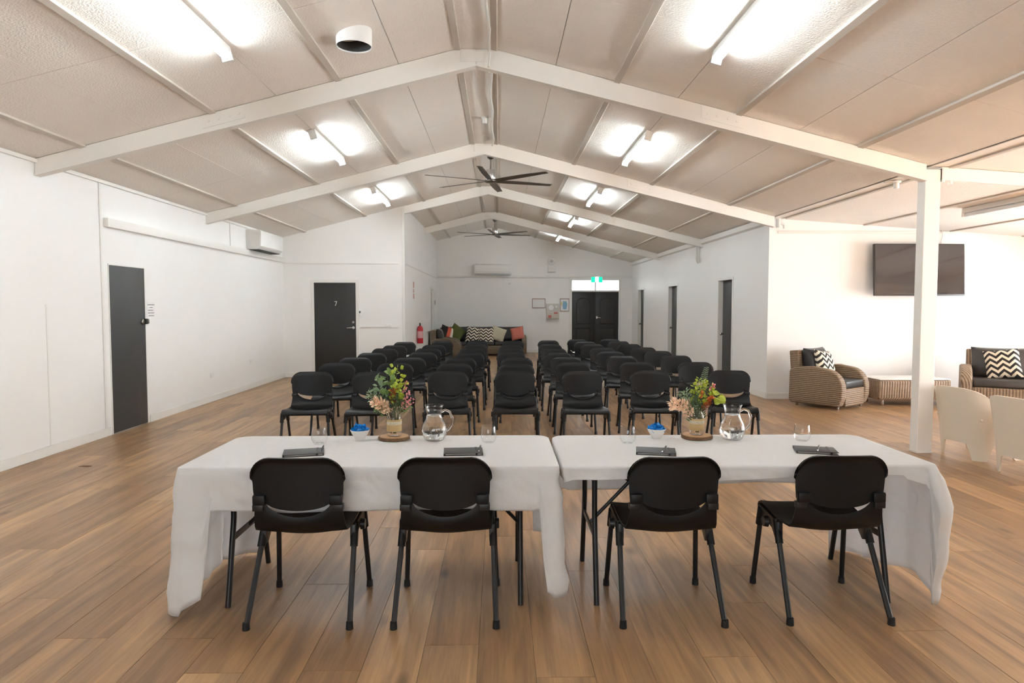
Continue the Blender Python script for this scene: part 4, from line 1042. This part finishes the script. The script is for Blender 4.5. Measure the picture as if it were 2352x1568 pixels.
def leaf(b, p, d, n_, L_, w, fold=.12):
    """pointed leaf at p along d, normal n_"""
    d = d.normalized(); s = d.cross(n_); s = s.normalized() if s.length > 1e-5 else Vector((1, 0, 0)); n_ = s.cross(d)
    k = len(b.v); pts = [p, p + d * L_ * .35 + s * w - n_ * w * fold, p + d * L_ * .7 + s * w * .75 - n_ * w * fold, p + d * L_ - n_ * L_ * .08, p + d * L_ * .7 - s * w * .75 - n_ * w * fold, p + d * L_ * .35 - s * w - n_ * w * fold, p + d * L_ * .5 + n_ * w * fold]
    b.v += [tuple(q) for q in pts]
    for i in range(6): b.f.append((k + i, k + (i + 1) % 6, k + 6))
rf = random.Random(21)
def rv(): return Vector((rf.uniform(-1, 1), rf.uniform(-1, 1), rf.uniform(-1, 1)))
def sprig(base, tip, name, label, kind, m, n=40, L_=.02, w=.007, start=.35, spread=.03, group='stems'):
    base = Vector(base); tip = Vector(tip); t = thing(name, label, 'flower' if kind in ('petal', 'bloom', 'tiny') else 'foliage', base, group=group)
    D = tip - base; mid = D * .5 + Vector((0, 0, .02)); pts = []
    for i in range(9):
        s = i / 8; pts.append(D * s + Vector((0, 0, .04 * math.sin(PI * s) * (1 if D.z < .25 else .3))) + Vector((-D.x, -D.y, 0)) * .35 * math.sin(PI * s) * .6)
    MB().tube(pts, [.0022 - .0014 * i / 8 for i in range(9)], 6).build('stem', 'stem' if kind != 'petal' else 'peach', t)
    def at(s): i = min(7, int(s * 8)); return pts[i].lerp(pts[i + 1], s * 8 - i)
    b = MB()
    for k in range(n):
        s = start + (1 - start) * (k + .5) / n; p = at(s); ax = (at(min(1, s + .05)) - at(max(0, s - .05))).normalized()
        side = ax.cross(rv()).normalized()
        taper = 1 - .45 * ((s - start) / (1 - start))
        if kind == 'leafy': leaf(b, p + side * spread * rf.random() * taper, (side * 1.0 + ax * .5), rv() + Vector((0, 0, .6)), L_ * rf.uniform(.7, 1.15), w)
        elif kind == 'fern':
            sd = ax.cross(Vector((.3, -1, .2))).normalized() * (1 if k % 2 else -1); ln = L_ * (1.15 - .8 * (s - start) / (1 - start))
            for q in range(3): leaf(b, p + sd * ln * q / 3, (sd + ax * (.55 + .2 * rf.random())), Vector((0, -1, .4)) + rv() * .5, ln * .5, w)
        elif kind == 'round':
            q = p + side * spread * rf.uniform(.4, 1); n_ = rv() + Vector((0, -1.2, .3)); leaf(b, q, side + ax * .4, n_, L_ * rf.uniform(.8, 1.2), L_ * .48)
        elif kind == 'petal':
            q = p + side * spread * rf.random(); leaf(b, q, side + ax * .9, rv(), L_ * rf.uniform(.7, 1.3), w)
        elif kind == 'bloom':
            q = p; leaf(b, q, side + ax * rf.uniform(.2, 1.2), rv(), L_ * rf.uniform(.6, 1.2), w)
        elif kind == 'tiny':
            q = p + side * spread * rf.uniform(.3, 1)
            for z in range(5): leaf(b, q, rv() + Vector((0, 0, .3)), rv(), L_, w)
    tag(b.build('petals' if kind in ('petal', 'bloom', 'tiny') else 'leaves', m, t, smooth=0), kind='stuff')
    return t
def bouquet(cx, items, w, group):
    for (dx, dy, dz, name, lab, kind, m, n, L_, wd, st, sp) in items:
        ox, oy = max(-.02, min(.02, dx * .15)), max(-.02, min(.02, dy * .2))
        sprig((cx + ox * .6, 3.95 + oy * .6, ZT + .035), (cx + dx, 3.95 + dy, ZT + dz), name, lab, kind, m, n, L_, wd, st, sp, group)
bouquet(-.62, [
    (.022, .0, .435, 'lime_foliage', 'tall lime green leafy stem topping the left jar', 'round', 'leaf_lime', 46, .026, .01, .45, .030),
    (.045, -.02, .34, 'lime_foliage', 'shorter lime green leafy stem in the left jar', 'round', 'leaf_lime', 34, .026, .01, .55, .028),
    (-.045, .0, .40, 'gum_foliage', 'green gum leaf stem with broad leaves in left jar', 'round', 'leaf_green', 14, .050, .02, .6, .020),
    (-.115, .01, .36, 'sage_foliage', 'grey green sage stem leaning out of the left jar', 'leafy', 'leaf_grey', 26, .045, .010, .6, .016),
    (-.150, -.02, .275, 'conifer_foliage', 'bushy grey green conifer sprig at the side of left jar', 'leafy', 'leaf_grey', 160, .022, .004, .5, .055),
    (-.105, -.03, .19, 'conifer_foliage', 'low drooping green conifer sprig on the left jar', 'leafy', 'leaf_green', 90, .022, .004, .5, .035),
    (-.105, -.07, .235, 'dried_bloom', 'peach dried flower spray leaning from the left jar', 'petal', 'peach', 150, .026, .0065, .40, .024),
    (.0, -.035, .30, 'rust_bloom', 'rust red flower in the middle of the left jar', 'bloom', 'rust', 70, .030, .004, .62, .012),
    (.03, -.03, .25, 'pine_foliage', 'dark green needle foliage filling the left jar', 'leafy', 'leaf_dark', 150, .030, .003, .4, .045),
    (-.03, .02, .28, 'pine_foliage', 'dark green needle foliage at the rear of left jar', 'leafy', 'leaf_dark', 150, .030, .004, .45, .055),
    (.085, .0, .345, 'wax_flower', 'tall pink wax flower stem in the left jar', 'tiny', 'pink', 12, .009, .004, .7, .012),
    (.115, -.02, .235, 'wax_flower', 'low pink wax flower stem leaning from the left jar', 'tiny', 'pink', 18, .009, .004, .6, .020),
    (.095, -.01, .285, 'wax_flower', 'middle pink wax flower stem in the left jar', 'tiny', 'pink', 14, .009, .004, .65, .016),
    (.10, .0, .20, 'conifer_foliage', 'thin green sprig among pink flowers in left jar', 'leafy', 'leaf_green', 60, .020, .003, .45, .025)], 'left', 'stems in the left jar')
bouquet(1.18, [
    (.055, .0, .425, 'fern_frond', 'airy grey green fern frond rising from the right jar', 'fern', 'leaf_grey', 44, .040, .002, .35, .02),
    (.020, -.01, .355, 'lime_foliage', 'tall lime green leafy stem in the right jar', 'round', 'leaf_lime', 40, .022, .01, .5, .028),
    (.075, -.01, .33, 'lime_foliage', 'lime green leafy stem leaning to the jug in right jar', 'round', 'leaf_lime', 34, .022, .01, .55, .026),
    (-.02, -.02, .31, 'lime_foliage', 'short lime green leafy stem in the right jar', 'round', 'leaf_lime', 26, .022, .01, .6, .024),
    (.125, -.03, .265, 'gum_foliage', 'broad green gum leaves at the side of right jar', 'round', 'leaf_lime', 8, .055, .02, .75, .012),
    (-.085, -.01, .285, 'conifer_foliage', 'bushy grey green conifer sprig in the right jar', 'leafy', 'leaf_grey', 160, .024, .004, .45, .05),
    (-.02, -.05, .26, 'fern_frond', 'dark green fern frond in front of the right jar', 'fern', 'leaf_dark', 34, .06, .004, .2, .02),
    (.02, .02, .25, 'pine_foliage', 'dark green needle foliage filling the right jar', 'leafy', 'leaf_dark', 170, .030, .004, .4, .05),
    (-.16, -.05, .215, 'dried_bloom', 'peach dried flower spray leaning from the right jar', 'petal', 'peach', 150, .028, .0075, .35, .030),
    (.085, -.035, .25, 'orange_bloom', 'orange flower at the side of the right jar', 'bloom', 'orange', 60, .022, .005, .6, .016),
    (.010, -.05, .285, 'orange_bloom', 'small orange flower in the middle of the right jar', 'bloom', 'orange', 30, .018, .005, .8, .012),
    (.07, -.04, .22, 'rust_bloom', 'rust red spray low in the right jar', 'bloom', 'rust', 50, .030, .003, .5, .014),
    (.095, -.02, .32, 'wax_flower', 'pink flower head high in the right jar', 'bloom', 'pink', 40, .018, .006, .85, .012)], 'right', 'stems in the right jar')

# notebooks with pens
def notebook(x, y, rz, label, pen):
    t = thing('notebook', label, 'notebook', (x, y, ZT), R(rz), 'notebooks on the tables')
    box_obj('pages', -.098, .094, -.064, .064, .002, .011, 'grey_plastic', t); 
    for (z0, z1) in ((0, .002), (.011, .014)): box_obj('cover', -.104, .102, -.073, .073, z0, z1, 'notebook', t, bevel=.0008)
    box_obj('spine', -.106, -.103, -.073, .073, 0, .014, 'notebook', t)
    box_obj('elastic_band', .062, .072, -.074, .074, -.0, .0152, 'notebook_dark', t)
    p = thing('pen', label.replace('notebook', 'pen').replace('black pen', 'slim black pen on notebook'), 'pen', (x, y, ZT), R(rz), 'pens on the notebooks')
    a, b_ = pen
    MB().tube([(a[0], a[1], .0195), (b_[0], b_[1], .0195)], .0042, 8).build('barrel', 'notebook_dark', p)
    d_ = Vector((b_[0] - a[0], b_[1] - a[1], 0)).normalized(); MB().tube([(a[0], a[1], .0195), (a[0] - d_.x * .012, a[1] - d_.y * .012, .0195)], [.004, .001], 8).build('tip', 'chrome', p)
    cp = MB().box(-.0012, .0012, 0, .035, .0237, .0255).build('clip', 'chrome', p); cp.location = (b_[0], b_[1], 0); cp.rotation_euler = (0, 0, math.atan2(-d_.y, -d_.x) - PI / 2)
notebook(-1.04, 3.565, 14, 'black notebook on left table before the farther-left chair', ((.085, -.05), (.098, .085)))
notebook(-.19, 3.57, 4, 'black notebook on left table near the table gap', ((.08, -.05), (.094, .085)))
notebook(.845, 3.555, -12, 'black notebook on right table near the table gap', ((.03, -.055), (.055, .080)))
notebook(1.715, 3.565, -16, 'black notebook on right table before the end chair', ((.0, -.06), (.03, .078)))

# ------------------------------------------------------------------ cushions
def cushion(name, label, w, h, t, m, loc, rot, group=None, cat='cushion'):
    o = MB().pillow(w, h, t).build(name, m, None, smooth=70, weld=True); o.location = loc; o.rotation_euler = tuple(R(a) for a in rot); return tag(o, label, cat, group)

# wicker seating: local front is -y
def wicker_seat(name, label, w, d, loc, rz, mw, mc, seats, group=None, cat='armchair'):
    t = thing(name, label, cat, loc, rz, group); hw = w / 2; aw = .15; zb = .05
    fy, by = -d / 2, d / 2
    def arm_poly():
        p = [(by - .02, zb)]
        p += [(by, zb + .05), (by - .005, .55), (by - .10, .60)]
        R_ = .30
        p += [(by - .40, .625), (fy + R_ + .06, .61)]
        for k in range(1, 9): a = R(90 + 90 * k / 8); p.append((fy + R_ * .95 + R_ * .95 * math.cos(a), .31 + .29 * math.sin(a)))
        p += [(fy + .005, .18), (fy + .05, zb)]
        return p
    for s in (-1, 1):
        x0 = s * hw; x1 = s * (hw - aw)
        MB().prism(arm_poly(), min(x0, x1), max(x0, x1), 'yz').build('arm', mw, t, bevel=.03, seg=3)
    MB().prism([(by - .15, zb), (by - .02, zb), (by + .05, .84), (by - .10, .85)], -hw + aw * .6, hw - aw * .6, 'yz').build('back_panel', mw, t, bevel=.02, seg=3)
    MB().box(-hw + aw, hw - aw, fy + .015, by - .14, zb, .31).build('base_panel', mw, t, bevel=.012)
    n = seats; cw = (w - 2 * aw) / n
    for k in range(n):
        xa = -hw + aw + k * cw
        MB().box(xa + .004, xa + cw - .004, fy + .02, by - .16, .312, .43).build('seat_cushion', mc, t, bevel=.035, seg=4)
        o = MB().pillow(cw * 1.02, .50, .24).build('back_cushion', mc, t, smooth=70, weld=True); o.location = (xa + cw / 2, by - .20, .64); o.rotation_euler = (R(-11), 0, 0)
    for sx in (-1, 1):
        for sy in (-1, 1): MB().lathe([(.016, 0), (.02, .005), (.02, .055)], 10, (sx * (hw - .09), sy * (d / 2 - .10), 0)).build('foot', 'chrome', t)
    return t
# lounge armchair, turned toward the room
az = math.atan2(.55, .72)
wicker_seat('wicker_armchair', 'brown wicker armchair with black cushions against the lounge wall', .86, .84, (5.09, 10.20, 0), R(36), 'wicker', 'leatherette', 1, 'wicker armchairs')
cushion('chevron_cushion', 'black and cream chevron cushion on the lounge wicker armchair', .44, .44, .15, 'chevron', (5.04, 10.24, .64), (-18, 6, 36), 'chevron cushions')
# low wicker table
ct = thing('wicker_coffee_table', 'low wicker coffee table with white top against the lounge wall', 'coffee table', (6.38, 10.40, 0))
prof = [(-.28, .09), (-.30, .13), (-.305, .40), (.305, .40), (.30, .13), (.28, .09)]
MB().prism(prof, -.555, .555, 'yz').build('woven_body', 'wicker_rib', ct, bevel=.025, seg=3)
box_obj('top_sheet', -.55, .55, -.30, .30, .402, .414, 'white_plastic', ct, bevel=.003)
for sx in (-1, 1):
    for sy in (-1, 1): MB().lathe([(.016, 0), (.02, .005), (.02, .095)], 10, (sx * .46, sy * .22, 0)).build('foot', 'chrome', ct)
# lounge sofa at the frame edge
wicker_seat('wicker_sofa', 'wicker sofa with charcoal cushions at the end of the lounge wall', 1.95, .86, (8.09, 9.87, 0), R(-33), 'wicker_rib', 'leather_brown', 2, 'wicker sofas', 'sofa')
cushion('chevron_cushion', 'black and cream chevron cushion on the lounge sofa', .46, .46, .15, 'chevron', (7.74, 10.12, .645), (-20, -8, -33), 'chevron cushions')
# far sofa and armchair
wicker_seat('wicker_sofa', 'dark wicker sofa with black cushions below the end wall', 2.85, .95, (-.56, 21.25, 0), 0, 'wicker_dark', 'leatherette', 3, 'wicker sofas', 'sofa')
wicker_seat('wicker_armchair', 'dark wicker armchair sideways before the far sofa, by the narrow wall', .86, .84, (-1.50, 19.55, 0), R(90), 'wicker_dark', 'leatherette', 1, 'wicker armchairs')
cushion('patterned_cushion', 'red white and black cushion beside the olive cushion', .44, .44, .14, 'bands', (-1.62, 20.95, .70), (-15, 20, 20))
cushion('olive_cushion', 'olive green cushion standing on its corner on the far sofa', .46, .46, .14, 'green_fabric', (-1.33, 21.08, .70), (-14, 35, 6))
cushion('chevron_cushion', 'black and cream chevron cushion on the far sofa, nearer the olive one', .50, .50, .14, 'chevron', (-.78, 21.0, .64), (-18, 8, 0), 'chevron cushions')
cushion('chevron_cushion', 'black and cream chevron cushion on the far sofa, beside the cream one', .48, .48, .14, 'chevron', (-.40, 20.93, .62), (-18, 0, -4), 'chevron cushions')
cushion('cream_cushion', 'pale cream speckled cushion tilted on the far sofa', .46, .46, .14, 'cream_fabric', (-.03, 21.0, .66), (-18, 20, 4))
cushion('coral_cushion', 'coral pink cushion at the end of the far sofa', .42, .42, .14, 'coral_fabric', (.58, 21.0, .68), (-18, -12, -10))

# ------------------------------------------------------------------ cream tub chairs
def tub(label, loc, rz):
    t = thing('tub_chair', label, 'chair', loc, rz, 'cream tub chairs')   # local front is +y
    path = []; w, d, rr = .285, .27, .17
    N1 = 16
    for k in range(N1): path.append((-w, d - (2 * d - rr) * k / N1, -1, 0))
    for k in range(13): a = R(180 + 90 * k / 12); path.append((-w + rr + rr * math.cos(a), -d + rr + rr * math.sin(a), math.cos(a), math.sin(a)))
    for k in range(1, 14): path.append((-w + rr + (2 * w - 2 * rr) * k / 14, -d, 0, -1))
    for k in range(13): a = R(270 + 90 * k / 12); path.append((w - rr + rr * math.cos(a), -d + rr + rr * math.sin(a), math.cos(a), math.sin(a)))
    for k in range(1, N1 + 1): path.append((w, -d + rr + (2 * d - rr) * k / N1, 1, 0))
    P = []
    for (x, y, nx, ny) in path:
        top = .555 + .165 * smoothstep(-.06, -.27, y) - .025 * smoothstep(.10, .29, abs(x)); 
        ca = abs(abs(x) - .245); leg_r = math.hypot(abs(x) - .245, y + .225); leg_f = abs(y - .235) if abs(x) > .27 else 9
        lg = min(leg_r, leg_f); bot = .165 * smoothstep(.07, .125, lg)
        row = []
        for j in range(15):
            s = j / 14; z = bot + (top - bot) * s; o_ = -.03 + .085 * (z / .72) ** 1.3
            if z < .16: o_ -= .012 * (1 - z / .16) * 0
            row.append((x + nx * o_, y + ny * o_, z))
        P.append(row)
    MB().solid_grid(P, .016).build('shell', 'cream_plastic', t, smooth=60)
    MB().box(-.27, .27, -.25, .27, .40, .425).build('seat', 'cream_plastic', t, bevel=.012)
    MB().box(-.26, .26, .235, .262, .22, .40).build('front_apron', 'cream_plastic', t, bevel=.008)
    return t
tub('cream plastic tub chair half hidden behind the white column', (4.905, 6.72, 0), R(-79))
tub('cream plastic tub chair cut by the frame edge, nearest the cloth end', (4.90, 5.92, 0), R(-82))

# a stray dark leaf on the floor by the wall
tag(MB().prism([(-4.02, 6.42), (-3.94, 6.40), (-3.90, 6.43), (-3.95, 6.455), (-4.0, 6.45)], .0005, .004, 'xy').build('dry_leaf', 'bark'), 'small dark scrap lying on floor near the long wall', 'scrap')
